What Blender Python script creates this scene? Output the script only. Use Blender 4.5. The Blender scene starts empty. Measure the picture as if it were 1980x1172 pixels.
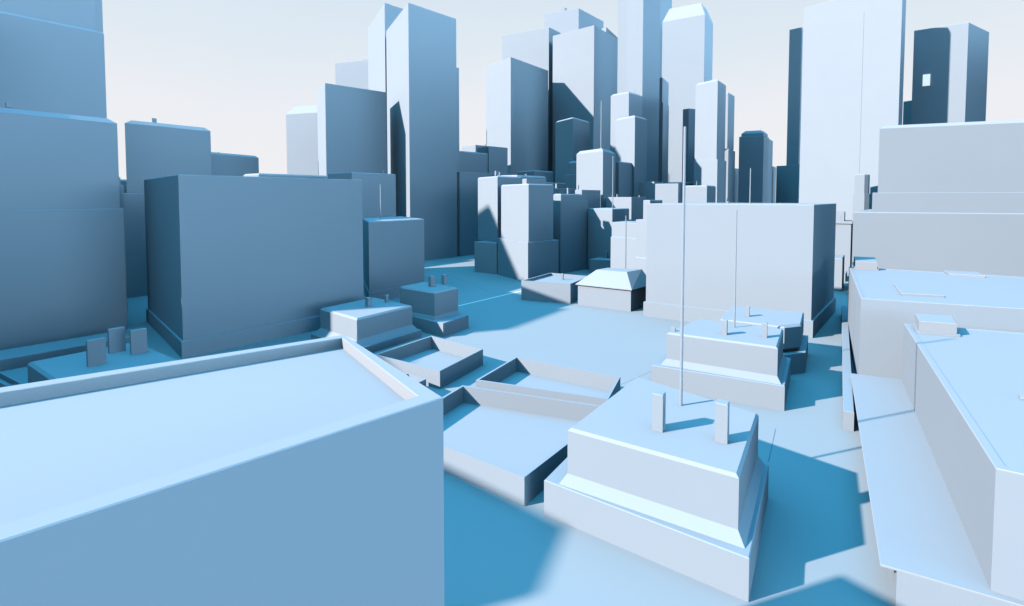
import bpy, math, random
# A model city of plain pale-blue blocks, metres, camera 60 m above the ground looking along +Y.
S = bpy.context.scene
COL = S.collection
R = math.radians

# ---------------------------------------------------------------- materials
def plaster(name, base, dark, rough=.75, scale=.05, bump=.02):
    m = bpy.data.materials.new(name); m.use_nodes = True
    nt = m.node_tree; N = nt.nodes; L = nt.links
    b = N['Principled BSDF']; b.inputs['Roughness'].default_value = rough
    b.inputs['Specular IOR Level'].default_value = .25
    g = N.new('ShaderNodeNewGeometry')
    n1 = N.new('ShaderNodeTexNoise'); n1.inputs['Scale'].default_value = scale; n1.inputs['Detail'].default_value = 5
    n2 = N.new('ShaderNodeTexNoise'); n2.inputs['Scale'].default_value = scale*14; n2.inputs['Detail'].default_value = 6
    L.new(g.outputs['Position'], n1.inputs['Vector']); L.new(g.outputs['Position'], n2.inputs['Vector'])
    a = N.new('ShaderNodeMath'); a.operation = 'MULTIPLY_ADD'; a.inputs[1].default_value = .35
    L.new(n2.outputs['Fac'], a.inputs[0]); L.new(n1.outputs['Fac'], a.inputs[2])
    r = N.new('ShaderNodeMapRange'); r.inputs[1].default_value = .4; r.inputs[2].default_value = .95
    L.new(a.outputs[0], r.inputs[0])
    mx = N.new('ShaderNodeMix'); mx.data_type = 'RGBA'
    mx.inputs[6].default_value = (*dark, 1); mx.inputs[7].default_value = (*base, 1)
    L.new(r.outputs[0], mx.inputs[0]); L.new(mx.outputs[2], b.inputs['Base Color'])
    bp = N.new('ShaderNodeBump'); bp.inputs['Strength'].default_value = bump; bp.inputs['Distance'].default_value = .2
    L.new(n2.outputs['Fac'], bp.inputs['Height']); L.new(bp.outputs['Normal'], b.inputs['Normal'])
    return m
WALL = plaster('wall_plaster', (.22, .297, .368), (.213, .29, .361))
ROOF = plaster('roof_coating', (.245, .303, .357), (.238, .296, .35))
PANEL = plaster('glow_panel', (.8, .82, .84), (.8, .82, .84))  # glow stands in for sunlight on a small pale square
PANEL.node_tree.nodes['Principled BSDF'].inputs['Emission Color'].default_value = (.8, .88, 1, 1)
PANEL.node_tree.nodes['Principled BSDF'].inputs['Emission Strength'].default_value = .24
GROUND = plaster('ground_coating', (.235, .293, .335), (.227, .286, .328), scale=.02)
JOINT = plaster('joint', (.07, .14, .2), (.065, .13, .19))
WHITE = plaster('line_paint', (.88, .9, .92), (.84, .87, .9))
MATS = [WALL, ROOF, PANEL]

# ---------------------------------------------------------------- geometry
def rings_mesh(name, rings, cap):
    """walls lofted through a stack of footprints, closed on top when cap is set"""
    vs, fs = [], []
    n = len(rings[0][1])
    for z, poly in rings:
        vs += [(x, y, z) for x, y in poly]
    for k in range(len(rings) - 1):
        for i in range(n):
            j = (i + 1) % n
            fs.append((k*n+i, k*n+j, (k+1)*n+j, (k+1)*n+i))
    if cap:
        k = len(rings) - 1
        fs.append(tuple(k*n+i for i in range(n)))
    me = bpy.data.meshes.new(name); me.from_pydata(vs, [], fs); me.update()
    return me

def build(name, label, cat, group, loc, parts):
    root = bpy.data.objects.new(name, None); COL.objects.link(root)
    root.location = loc; root.empty_display_size = 2
    root['label'] = label; root['category'] = cat
    if group: root['group'] = group
    made = []
    for pn, rings, cap, par, lab, mat in parts:
        o = bpy.data.objects.new(pn, rings_mesh(pn, rings, cap)); COL.objects.link(o)
        o.parent = made[par] if par is not None else root
        if lab: o['label'] = lab
        m = ROOF if pn in ('roof', 'floor', 'paving', 'parapet', 'roof_slab', 'skylight_box', 'roof_box') else MATS[mat]
        o.data.materials.append(m)
        made.append(o)
    return root

THINGS = [
 ('flat_roof_building', 'huge flat roofed building with a pale parapet filling the lower left corner', 'building', None, (-30.0, 33.55, 0), [
  ('wall',[(0,[(24.895,6.106),(11.829,24.529),(-36.123,-11.406),(-0.583,-19.232)]),(45.12,[(24.895,6.106),(11.829,24.529),(-36.123,-11.406),(-0.583,-19.232)])],0,None,None,0),
  ('parapet',[(45.12,[(24.895,6.106),(11.829,24.529),(-36.123,-11.406),(-0.583,-19.232)]),(45.2,[(24.791,6.115),(11.812,24.415),(-35.935,-11.365),(-0.608,-19.145)]),(45.2,[(23.017,6.362),(12.025,23.3),(-27.845,-7.495),(1.199,-15.295)]),(45.15,[(22.953,6.369),(12.013,23.227),(-27.735,-7.473),(1.184,-15.24)]),(44.1,[(22.953,6.369),(12.013,23.227),(-27.735,-7.473),(1.184,-15.24)])],0,None,None,0),
  ('roof',[(44.1,[(22.953,6.369),(12.013,23.227),(-27.735,-7.473),(1.184,-15.24)])],1,None,None,0),
 ]),
 ('chimney_house', 'low building with three upright slab chimneys in the shade at far left', 'building', 'blocks of the blue model city', (-128.29, 169.65, 0), [
  ('wall',[(0,[(8.028,-24.763),(25.159,-0.005),(-8.031,24.754),(-25.162,-0.005)]),(7.2,[(8.028,-24.763),(25.159,-0.005),(-8.031,24.754),(-25.162,-0.005)])],0,None,None,0),
  ('roof',[(7.2,[(8.028,-24.763),(25.159,-0.005),(-8.031,24.754),(-25.162,-0.005)]),(8.0,[(7.841,-23.626),(24.062,-0.184),(-7.845,23.617),(-24.065,0.175)])],1,None,None,0),
  ('chimney',[(7.95,[(-1.616,-5.513),(1.114,-1.567),(0.153,-0.85),(-2.577,-4.795)]),(16.139,[(-1.616,-5.513),(1.114,-1.567),(0.153,-0.85),(-2.577,-4.795)]),(16.235,[(-1.638,-5.376),(0.983,-1.589),(0.175,-0.986),(-2.446,-4.774)])],1,None,None,0),
  ('chimney',[(7.95,[(-5.859,9.109),(-3.162,13.007),(-4.111,13.715),(-6.808,9.818)]),(16.057,[(-5.859,9.109),(-3.162,13.007),(-4.111,13.715),(-6.808,9.818)]),(16.152,[(-5.881,9.244),(-3.292,12.986),(-4.089,13.581),(-6.678,9.839)])],1,None,None,0),
  ('chimney',[(7.95,[(2.68,7.377),(5.357,11.247),(4.414,11.95),(1.737,8.081)]),(16.065,[(2.68,7.377),(5.357,11.247),(4.414,11.95),(1.737,8.081)]),(16.159,[(2.658,7.511),(5.228,11.226),(4.436,11.816),(1.866,8.102)])],1,None,None,0),
 ]),
 ('open_tray_building', 'shaded open tray block behind the big roof corner, its far inner wall sunlit', 'building', 'low open tray blocks', (-28.08, 188.94, 0), [
  ('wall',[(0,[(5.535,-21.473),(17.71,3.186),(-3.622,22.141),(-19.611,-3.858)]),(5.8,[(5.535,-21.473),(17.71,3.186),(-3.622,22.141),(-19.611,-3.858)]),(5.8,[(5.269,-20.431),(16.846,3.017),(-3.463,21.063),(-18.669,-3.663)]),(1.0,[(5.269,-20.431),(16.846,3.017),(-3.463,21.063),(-18.669,-3.663)])],0,None,None,0),
  ('floor',[(1.0,[(5.269,-20.431),(16.846,3.017),(-3.463,21.063),(-18.669,-3.663)])],1,None,None,0),
 ]),
 ('open_tray_building', 'sliver of a small open tray block tucked behind the big roof edge', 'building', 'low open tray blocks', (-32.35, 160.45, 0), [
  ('wall',[(0,[(0.342,-8.681),(6.31,1.872),(-0.134,7.708),(-6.516,-0.9)]),(5,[(0.342,-8.681),(6.31,1.872),(-0.134,7.708),(-6.516,-0.9)]),(5,[(0.235,-7.652),(5.552,1.749),(-0.046,6.819),(-5.745,-0.867)]),(1.0,[(0.235,-7.652),(5.552,1.749),(-0.046,6.819),(-5.745,-0.867)])],0,None,None,0),
  ('floor',[(1.0,[(0.235,-7.652),(5.552,1.749),(-0.046,6.819),(-5.745,-0.867)])],1,None,None,0),
 ]),
 ('open_tray_building', 'narrow open tray block, the rearmost one left of the stepped block with tall pole', 'building', 'low open tray blocks', (12.34, 161.93, 0), [
  ('wall',[(0,[(13.537,-18.218),(20.497,0.141),(-10.929,20.957),(-23.1,-2.89)]),(5.8,[(13.537,-18.218),(20.497,0.141),(-10.929,20.957),(-23.1,-2.89)]),(5.8,[(13.14,-17.293),(19.644,-0.134),(-10.662,19.94),(-22.133,-2.536)]),(1.0,[(13.14,-17.293),(19.644,-0.134),(-10.662,19.94),(-22.133,-2.536)])],0,None,None,0),
  ('floor',[(1.0,[(13.14,-17.293),(19.644,-0.134),(-10.662,19.94),(-22.133,-2.536)])],1,None,None,0),
 ]),
 ('open_tray_building', 'largest open tray block in front of the big roof corner, sunlit floor', 'building', 'low open tray blocks', (-3.38, 130.46, 0), [
  ('wall',[(0,[(5.787,-27.566),(29.915,7.385),(-10.969,24.129),(-24.732,-3.953)]),(5.8,[(5.787,-27.566),(29.915,7.385),(-10.969,24.129),(-24.732,-3.953)]),(5.8,[(5.631,-26.56),(28.845,7.066),(-10.629,23.233),(-23.852,-3.749)]),(1.0,[(5.631,-26.56),(28.845,7.066),(-10.629,23.233),(-23.852,-3.749)])],0,None,None,0),
  ('floor',[(1.0,[(5.631,-26.56),(28.845,7.066),(-10.629,23.233),(-23.852,-3.749)])],1,None,None,0),
 ]),
 ('open_tray_building', 'tip of a low open tray block at the far left edge in deep shade', 'building', 'low open tray blocks', (-165.15, 172.32, 0), [
  ('wall',[(0,[(10.38,-8.492),(13.946,-6.642),(-9.058,8.109),(-15.284,7.009)]),(2.4,[(10.38,-8.492),(13.946,-6.642),(-9.058,8.109),(-15.284,7.009)]),(2.4,[(10.398,-7.919),(12.948,-6.596),(-9.163,7.583),(-13.885,6.748)]),(0.6,[(10.398,-7.919),(12.948,-6.596),(-9.163,7.583),(-13.885,6.748)])],0,None,None,0),
  ('floor',[(0.6,[(10.398,-7.919),(12.948,-6.596),(-9.163,7.583),(-13.885,6.748)])],1,None,None,0),
 ]),
 ('stepped_block', 'big stepped block with the tallest pole and two square chimneys on its roof', 'building', 'blocks of the blue model city', (28.66, 103.11, 0), [
  ('lower_storey',[(0,[(6.414,-25.275),(22.602,2.908),(-6.416,25.269),(-22.603,-2.914)]),(6.571,[(6.414,-25.275),(22.602,2.908),(-6.416,25.269),(-22.603,-2.914)]),(6.721,[(6.369,-25.051),(22.406,2.869),(-6.371,25.045),(-22.408,-2.876)])],1,None,None,0),
  ('wall',[(6.731,[(6.706,-23.101),(21.802,2.979),(1.108,27.431),(-19.963,-4.407)]),(8.621,[(6.323,-21.367),(20.34,2.849),(1.226,25.435),(-18.317,-4.095)]),(16.697,[(6.323,-21.367),(20.34,2.849),(1.226,25.435),(-18.317,-4.095)])],0,None,None,0),
  ('roof',[(16.697,[(6.323,-21.367),(20.34,2.849),(1.226,25.435),(-18.317,-4.095)]),(17.197,[(6.163,-20.645),(19.731,2.794),(1.275,24.603),(-17.632,-3.965)])],1,None,None,0),
  ('chimney',[(17.147,[(-1.246,-6.08),(-0.216,-4.301),(-1.9,-3.121),(-2.929,-4.9)]),(23.982,[(-1.246,-6.08),(-0.216,-4.301),(-1.9,-3.121),(-2.929,-4.9)]),(24.102,[(-1.284,-5.907),(-0.375,-4.336),(-1.861,-3.295),(-2.77,-4.865)])],1,None,None,0),
  ('chimney',[(17.147,[(8.66,-10.79),(9.708,-8.98),(7.995,-7.779),(6.947,-9.589)]),(24.034,[(8.66,-10.79),(9.708,-8.98),(7.995,-7.779),(6.947,-9.589)]),(24.154,[(8.621,-10.617),(9.549,-9.015),(8.033,-7.952),(7.106,-9.554)])],1,None,None,0),
  ('antenna',[(17.147,[(6.441,7.062),(6.264,7.236),(6.016,7.235),(5.841,7.057),(5.843,6.809),(6.02,6.634),(6.269,6.636),(6.443,6.813)]),(74.241,[(6.381,7.036),(6.24,7.176),(6.041,7.175),(5.901,7.033),(5.903,6.834),(6.044,6.694),(6.243,6.696),(6.383,6.838)])],1,None,None,0),
 ]),
 ('stepped_block', 'stepped block with a thin pole between two chimneys, before the large pale box', 'building', 'blocks of the blue model city', (68.03, 173.11, 0), [
  ('lower_storey',[(0,[(8.521,-23.035),(23.992,3.881),(-8.52,23.043),(-23.991,-3.874)]),(6.982,[(8.521,-23.035),(23.992,3.881),(-8.52,23.043),(-23.991,-3.874)]),(7.132,[(8.466,-22.829),(23.788,3.827),(-8.466,22.836),(-23.787,-3.82)])],1,None,None,0),
  ('wall',[(7.142,[(8.121,-21.928),(21.768,1.84),(-3.094,17.937),(-20.982,-3.513)]),(9.032,[(7.704,-20.244),(20.161,1.451),(-2.854,16.352),(-19.184,-3.231)]),(16.875,[(7.704,-20.244),(20.161,1.451),(-2.854,16.352),(-19.184,-3.231)])],0,None,None,0),
  ('roof',[(16.875,[(7.704,-20.244),(20.161,1.451),(-2.854,16.352),(-19.184,-3.231)]),(17.375,[(7.531,-19.542),(19.491,1.289),(-2.754,15.691),(-18.435,-3.113)])],1,None,None,0),
  ('chimney',[(17.325,[(-1.531,-6.716),(-0.749,-5.355),(-2.075,-4.516),(-2.856,-5.877)]),(21.79,[(-1.531,-6.716),(-0.749,-5.355),(-2.075,-4.516),(-2.856,-5.877)]),(21.91,[(-1.572,-6.547),(-0.911,-5.395),(-2.033,-4.685),(-2.695,-5.837)])],1,None,None,0),
  ('chimney',[(17.325,[(9.31,-10.174),(10.042,-8.899),(8.799,-8.112),(8.067,-9.388)]),(21.781,[(9.31,-10.174),(10.042,-8.899),(8.799,-8.112),(8.067,-9.388)]),(21.899,[(9.269,-10.009),(9.884,-8.938),(8.84,-8.278),(8.225,-9.349)])],1,None,None,0),
  ('antenna',[(17.325,[(5.32,3.704),(5.173,3.849),(4.967,3.847),(4.822,3.7),(4.824,3.494),(4.97,3.35),(5.177,3.351),(5.321,3.498)]),(55.965,[(5.27,3.683),(5.153,3.799),(4.988,3.798),(4.872,3.68),(4.873,3.515),(4.991,3.4),(5.156,3.401),(5.271,3.518)])],1,None,None,0),
  ('chimney',[(17.325,[(-16.174,-2.079),(-15.845,-1.506),(-16.962,-0.799),(-17.291,-1.372)]),(18.435,[(-16.174,-2.079),(-15.845,-1.506),(-16.962,-0.799),(-17.291,-1.372)]),(18.54,[(-16.211,-1.931),(-15.987,-1.541),(-16.925,-0.948),(-17.149,-1.337)])],1,None,None,0),
 ]),
 ('stepped_block', 'small stepped block with a single chimney at the foot of the large pale box', 'building', 'blocks of the blue model city', (93.52, 196.84, 0), [
  ('lower_storey',[(0,[(-20.586,-3.127),(-1.397,-16.491),(6.909,-13.412),(20.187,9.327),(-5.112,23.706)]),(7,[(-20.586,-3.127),(-1.397,-16.491),(6.909,-13.412),(20.187,9.327),(-5.112,23.706)]),(7.1,[(-20.454,-3.097),(-1.382,-16.379),(6.841,-13.331),(20.05,9.29),(-5.075,23.57)])],1,None,None,0),
  ('wall',[(7.11,[(-16.876,-2.298),(-0.997,-13.357),(4.996,-11.135),(16.341,8.293),(-4.077,19.896)]),(8.6,[(-18.466,-2.653),(-1.169,-14.7),(5.816,-12.111),(17.989,8.736),(-4.52,21.529)]),(15.8,[(-18.466,-2.653),(-1.169,-14.7),(5.816,-12.111),(17.989,8.736),(-4.52,21.529)])],0,None,None,0),
  ('roof',[(15.8,[(-18.466,-2.653),(-1.169,-14.7),(5.816,-12.111),(17.989,8.736),(-4.52,21.529)]),(16.2,[(-17.936,-2.535),(-1.111,-14.253),(5.543,-11.786),(17.44,8.588),(-4.373,20.985)])],1,None,None,0),
  ('chimney',[(16.15,[(-6.331,0.859),(-5.701,1.938),(-6.726,2.652),(-7.356,1.573)]),(19.936,[(-6.331,0.859),(-5.701,1.938),(-6.726,2.652),(-7.356,1.573)]),(20.036,[(-6.362,1.003),(-5.834,1.909),(-6.694,2.508),(-7.223,1.602)])],1,None,None,0),
 ]),
 ('stepped_block', 'small shaded stepped block with two chimneys left of the sunlit plaza', 'building', 'blocks of the blue model city', (-36.63, 249.77, 0), [
  ('lower_storey',[(0,[(7.081,-19.281),(16.648,-2.242),(-7.076,19.283),(-16.642,2.243)]),(5.91,[(7.081,-19.281),(16.648,-2.242),(-7.076,19.283),(-16.642,2.243)]),(6.06,[(7.043,-19.043),(16.459,-2.272),(-7.037,19.045),(-16.453,2.274)])],1,None,None,0),
  ('wall',[(6.07,[(2.613,-13.406),(12.445,0.581),(-6.635,19.191),(-16.804,2.502)]),(7.66,[(2.473,-12.387),(11.529,0.496),(-6.494,18.076),(-15.889,2.658)]),(17.692,[(2.473,-12.387),(11.529,0.496),(-6.494,18.076),(-15.889,2.658)])],0,None,None,0),
  ('roof',[(17.692,[(2.473,-12.387),(11.529,0.496),(-6.494,18.076),(-15.889,2.658)]),(18.492,[(2.294,-11.077),(10.352,0.387),(-6.314,16.643),(-14.714,2.858)])],1,None,None,0),
  ('chimney',[(18.442,[(-0.987,0.713),(0.695,3.107),(-0.719,4.266),(-2.401,1.872)]),(23.324,[(-0.987,0.713),(0.695,3.107),(-0.719,4.266),(-2.401,1.872)]),(23.444,[(-1.011,0.888),(0.533,3.085),(-0.695,4.091),(-2.239,1.894)])],1,None,None,0),
  ('chimney',[(18.442,[(4.374,6.748),(5.426,8.245),(4.011,9.405),(2.958,7.908)]),(23.193,[(4.374,6.748),(5.426,8.245),(4.011,9.405),(2.958,7.908)]),(23.313,[(4.35,6.923),(5.264,8.223),(4.034,9.231),(3.12,7.93)])],1,None,None,0),
 ]),
 ('stepped_block', 'low stepped block with two chimneys between the blue box and the big roof', 'building', 'blocks of the blue model city', (-61.52, 227.63, 0), [
  ('lower_storey',[(0,[(3.052,-27.594),(22.636,3.549),(-3.261,27.395),(-22.419,-3.358)]),(3.1,[(3.052,-27.594),(22.636,3.549),(-3.261,27.395),(-22.419,-3.358)]),(3.2,[(3.033,-27.438),(22.507,3.531),(-3.24,27.239),(-22.291,-3.341)])],1,None,None,0),
  ('wall',[(3.21,[(2.837,-25.871),(21.217,3.359),(-3.03,25.686),(-21.011,-3.179)]),(5.7,[(2.464,-22.894),(18.767,3.032),(-2.63,22.735),(-18.58,-2.869)]),(13.2,[(2.464,-22.894),(18.767,3.032),(-2.63,22.735),(-18.58,-2.869)])],0,None,None,0),
  ('roof',[(13.2,[(2.464,-22.894),(18.767,3.032),(-2.63,22.735),(-18.58,-2.869)]),(13.9,[(2.307,-21.64),(17.736,2.895),(-2.461,21.492),(-17.556,-2.739)])],1,None,None,0),
  ('chimney',[(13.85,[(0.935,-0.976),(1.901,0.56),(0.258,2.124),(-0.708,0.587)]),(17.619,[(0.935,-0.976),(1.901,0.56),(0.258,2.124),(-0.708,0.587)]),(17.739,[(0.912,-0.788),(1.748,0.541),(0.282,1.936),(-0.554,0.607)])],1,None,None,0),
  ('chimney',[(13.85,[(6.418,8.574),(7.157,9.749),(6.152,10.705),(5.414,9.531)]),(17.102,[(6.418,8.574),(7.157,9.749),(6.152,10.705),(5.414,9.531)]),(17.213,[(6.397,8.748),(7.015,9.731),(6.174,10.531),(5.556,9.548)])],1,None,None,0),
 ]),
 ('setback_tower', 'enormous three tier setback tower rising out of frame at left', 'tower', None, (-262.28, 216.92, 0), [
  ('lower_tier',[(0,[(-6.722,90.931),(-86.495,-28.859),(6.726,-90.938),(86.499,28.852)]),(54.791,[(-6.722,90.931),(-86.495,-28.859),(6.726,-90.938),(86.499,28.852)]),(55.091,[(-6.639,90.515),(-86.079,-28.775),(6.642,-90.522),(86.083,28.768)])],1,None,None,0),
  ('middle_tier',[(55.101,[(-7.132,91.622),(-87.75,-27.731),(3.405,-89.301),(84.022,30.052)]),(93.351,[(-7.132,91.622),(-87.75,-27.731),(3.405,-89.301),(84.022,30.052)]),(95.551,[(-6.379,87.735),(-83.862,-26.977),(2.652,-85.414),(80.134,29.299)])],1,None,None,0),
  ('upper_tier',[(95.561,[(3.651,109.636),(-64.251,14.47),(-28.433,-11.086),(39.468,84.08)]),(149.141,[(3.651,109.636),(-64.251,14.47),(-28.433,-11.086),(39.468,84.08)]),(150.341,[(3.931,107.962),(-62.577,14.75),(-28.713,-9.412),(37.795,83.8)])],1,None,None,0),
  ('side_wing',[(93.751,[(34.759,2.653),(4.789,-42.275),(27.253,-57.26),(57.224,-12.332)]),(150,[(34.759,2.653),(4.789,-42.275),(27.253,-57.26),(57.224,-12.332)]),(150.3,[(34.842,2.237),(5.205,-42.192),(27.17,-56.844),(56.807,-12.415)])],1,None,None,0),
  ('chimney',[(95.501,[(73.492,-12.32),(74.375,-11.012),(73.068,-10.129),(72.185,-11.437)]),(93.806,[(73.492,-12.32),(74.375,-11.012),(73.068,-10.129),(72.185,-11.437)]),(93.926,[(73.46,-12.153),(74.208,-11.045),(73.1,-10.296),(72.351,-11.404)])],1,None,None,0),
 ]),
 ('office_tower', 'plain blue tower with a cut corner rising behind the three tier setback tower', 'tower', None, (-299.57, 326.14, 0), [
  ('wall',[(0,[(6.965,49.498),(-56.755,-37.488),(-24.487,-61.126),(36.515,22.149),(37.749,26.947)]),(208.227,[(6.965,49.498),(-56.755,-37.488),(-24.487,-61.126),(36.515,22.149),(37.749,26.947)])],0,None,None,0),
  ('roof',[(208.227,[(6.965,49.498),(-56.755,-37.488),(-24.487,-61.126),(36.515,22.149),(37.749,26.947)]),(209.227,[(7.181,48.1),(-55.357,-37.272),(-24.702,-59.728),(35.595,22.585),(36.612,26.541)])],1,None,None,0),
 ]),
 ('terrace_slab', 'long low dark terrace running along the foot of the three tier tower', 'terrace', None, (-180.2, 193.57, 0), [
  ('wall',[(0,[(14.448,32.503),(-27.239,-22.871),(-14.456,-32.494),(27.231,22.88)]),(3.88,[(14.448,32.503),(-27.239,-22.871),(-14.456,-32.494),(27.231,22.88)])],0,None,None,0),
  ('paving',[(3.88,[(14.448,32.503),(-27.239,-22.871),(-14.456,-32.494),(27.231,22.88)]),(4.0,[(14.472,32.335),(-27.071,-22.848),(-14.48,-32.326),(27.063,22.856)])],1,None,None,0),
 ]),
 ('office_block', 'narrow dark annex peeping out just right of the three tier tower', 'building', 'blocks of the blue model city', (-199.11, 268.86, 0), [
  ('wall',[(0,[(3.785,-6.86),(7.159,-1.864),(-3.792,6.858),(-7.167,1.861)]),(69.694,[(3.785,-6.86),(7.159,-1.864),(-3.792,6.858),(-7.167,1.861)])],0,None,None,0),
  ('roof',[(69.694,[(3.785,-6.86),(7.159,-1.864),(-3.792,6.858),(-7.167,1.861)]),(70.294,[(3.651,-5.986),(6.352,-1.987),(-3.658,5.984),(-6.36,1.985)])],1,None,None,0),
 ]),
 ('office_block', 'lower dark annex step beside the narrow annex at the three tier tower', 'building', 'blocks of the blue model city', (-209.92, 286.71, 0), [
  ('wall',[(0,[(2.16,-5.71),(5.666,-0.52),(-2.157,5.71),(-5.663,0.519)]),(66.402,[(2.16,-5.71),(5.666,-0.52),(-2.157,5.71),(-5.663,0.519)])],0,None,None,0),
  ('roof',[(66.402,[(2.16,-5.71),(5.666,-0.52),(-2.157,5.71),(-5.663,0.519)]),(66.702,[(2.093,-5.273),(5.262,-0.582),(-2.09,5.273),(-5.259,0.581)])],1,None,None,0),
 ]),
 ('office_block', 'pale distant block in the slit between the three tier tower and the chimney topped slab', 'building', 'blocks of the blue model city', (-442.7, 619.41, 0), [
  ('wall',[(0,[(4.941,-19.41),(18.535,0.716),(-4.933,19.404),(-18.527,-0.722)]),(78.22,[(4.941,-19.41),(18.535,0.716),(-4.933,19.404),(-18.527,-0.722)])],0,None,None,0),
  ('roof',[(78.22,[(4.941,-19.41),(18.535,0.716),(-4.933,19.404),(-18.527,-0.722)]),(80.22,[(4.495,-16.498),(15.843,0.303),(-4.486,16.492),(-15.835,-0.309)])],1,None,None,0),
 ]),
 ('office_block', 'wide dark blue slab with cut corners and one chimney, right of the three tier tower', 'building', 'blocks of the blue model city', (-273.67, 436.29, 0), [
  ('wall',[(0,[(-9.545,-36.29),(25.668,13.393),(9.55,36.288),(-25.663,-13.395)]),(114.391,[(-9.545,-36.29),(25.668,13.393),(9.55,36.288),(-25.663,-13.395)])],0,None,None,0),
  ('roof',[(114.391,[(-9.545,-36.29),(25.668,13.393),(9.55,36.288),(-25.663,-13.395)]),(117.391,[(-9.534,-29.357),(20.771,13.4),(9.539,29.355),(-20.766,-13.402)])],1,None,None,0),
  ('chimney',[(117.341,[(-5.395,-12.097),(-3.507,-9.434),(-5.387,-6.764),(-7.275,-9.428)]),(121.457,[(-5.395,-12.097),(-3.507,-9.434),(-5.387,-6.764),(-7.275,-9.428)]),(121.577,[(-5.395,-11.89),(-3.654,-9.433),(-5.387,-6.972),(-7.128,-9.428)])],1,None,None,0),
 ]),
 ('office_block', 'lower blue slab half hidden behind the chimney topped slab', 'building', 'blocks of the blue model city', (-280.15, 523.7, 0), [
  ('wall',[(0,[(8.107,-43.7),(31.014,12.557),(-8.1,43.704),(-31.006,-12.553)]),(98.853,[(8.107,-43.7),(31.014,12.557),(-8.1,43.704),(-31.006,-12.553)])],0,None,None,0),
  ('roof',[(98.853,[(8.107,-43.7),(31.014,12.557),(-8.1,43.704),(-31.006,-12.553)]),(100.853,[(7.052,-39.663),(27.993,11.767),(-7.044,39.668),(-27.985,-11.763)])],1,None,None,0),
  ('chimney',[(100.803,[(10.705,-23.844),(11.304,-22.372),(10.061,-21.383),(9.462,-22.854)]),(101.531,[(10.705,-23.844),(11.304,-22.372),(10.061,-21.383),(9.462,-22.854)]),(101.651,[(10.654,-23.65),(11.159,-22.41),(10.112,-21.576),(9.607,-22.816)])],1,None,None,0),
 ]),
 ('office_block', 'dark mid height wall block filling the gap left of the big blue box', 'building', 'blocks of the blue model city', (-236.5, 336.58, 0), [
  ('wall',[(0,[(6.319,-15.58),(15.583,-1.864),(-6.321,15.578),(-15.585,1.862)]),(62.287,[(6.319,-15.58),(15.583,-1.864),(-6.321,15.578),(-15.585,1.862)])],0,None,None,0),
  ('roof',[(62.287,[(6.319,-15.58),(15.583,-1.864),(-6.321,15.578),(-15.585,1.862)]),(62.587,[(6.252,-15.143),(15.179,-1.926),(-6.254,15.141),(-15.181,1.924)])],1,None,None,0),
 ]),
 ('box_block', 'big plain blue box with a low plinth in the left middle ground', 'building', 'blocks of the blue model city', (-124.53, 262.33, 0), [
  ('plinth',[(0,[(1.538,-62.546),(52.845,1.353),(-1.531,62.549),(-52.838,-1.35)]),(6.2,[(1.538,-62.546),(52.845,1.353),(-1.531,62.549),(-52.838,-1.35)]),(6.41,[(1.511,-61.462),(51.929,1.33),(-1.504,61.465),(-51.922,-1.327)])],0,None,None,0),
  ('wall',[(6.41,[(1.511,-61.462),(51.929,1.33),(-1.504,61.465),(-51.922,-1.327)]),(68.288,[(1.511,-61.462),(51.929,1.33),(-1.504,61.465),(-51.922,-1.327)])],0,None,None,0),
  ('roof',[(68.288,[(1.511,-61.462),(51.929,1.33),(-1.504,61.465),(-51.922,-1.327)]),(68.538,[(1.501,-61.074),(51.602,1.322),(-1.494,61.077),(-51.595,-1.319)])],1,None,None,0),
  ('chimney',[(68.488,[(-22.408,-30.533),(-21.802,-29.778),(-22.445,-29.054),(-23.052,-29.809)]),(70.044,[(-22.408,-30.533),(-21.802,-29.778),(-22.445,-29.054),(-23.052,-29.809)]),(70.121,[(-22.411,-30.413),(-21.903,-29.781),(-22.442,-29.174),(-22.95,-29.807)])],1,None,None,0),
 ]),
 ('office_block', 'very low dark roofline between the blue slab and the sunlit cornered block', 'building', 'blocks of the blue model city', (-185.54, 452.67, 0), [
  ('wall',[(0,[(-9.866,-32.67),(29.427,17.092),(9.871,32.666),(-29.422,-17.097)]),(77.528,[(-9.866,-32.67),(29.427,17.092),(9.871,32.666),(-29.422,-17.097)])],0,None,None,0),
  ('roof',[(77.528,[(-9.866,-32.67),(29.427,17.092),(9.871,32.666),(-29.422,-17.097)]),(78.728,[(-10.061,-30.981),(27.745,16.898),(10.066,30.976),(-27.74,-16.902)])],1,None,None,0),
  ('antenna',[(78.678,[(25.854,-2.52),(25.643,-2.313),(25.348,-2.315),(25.141,-2.525),(25.143,-2.82),(25.353,-3.027),(25.649,-3.025),(25.856,-2.815)]),(90.267,[(25.783,-2.55),(25.614,-2.384),(25.378,-2.386),(25.212,-2.554),(25.214,-2.79),(25.382,-2.956),(25.619,-2.954),(25.784,-2.786)])],1,None,None,0),
 ]),
 ('office_block', 'pale faraway block with a slant-rimmed top standing left of the plain cornered tower', 'building', 'blocks of the blue model city', (-255.48, 748.97, 0), [
  ('wall',[(0,[(24.104,-48.97),(43.319,25.151),(-24.094,48.963),(-43.31,-25.158)]),(169.619,[(24.104,-48.97),(43.319,25.151),(-24.094,48.963),(-43.31,-25.158)])],0,None,None,0),
  ('roof',[(169.619,[(24.104,-48.97),(43.319,25.151),(-24.094,48.963),(-43.31,-25.158)]),(180.619,[(18.548,-38.523),(33.733,20.053),(-18.538,38.516),(-33.723,-20.059)])],1,None,None,0),
 ]),
 ('office_block', 'tall blue slab with a bright left edge in front of the twin towers', 'building', 'blocks of the blue model city', (-154.73, 530.26, 0), [
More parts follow.
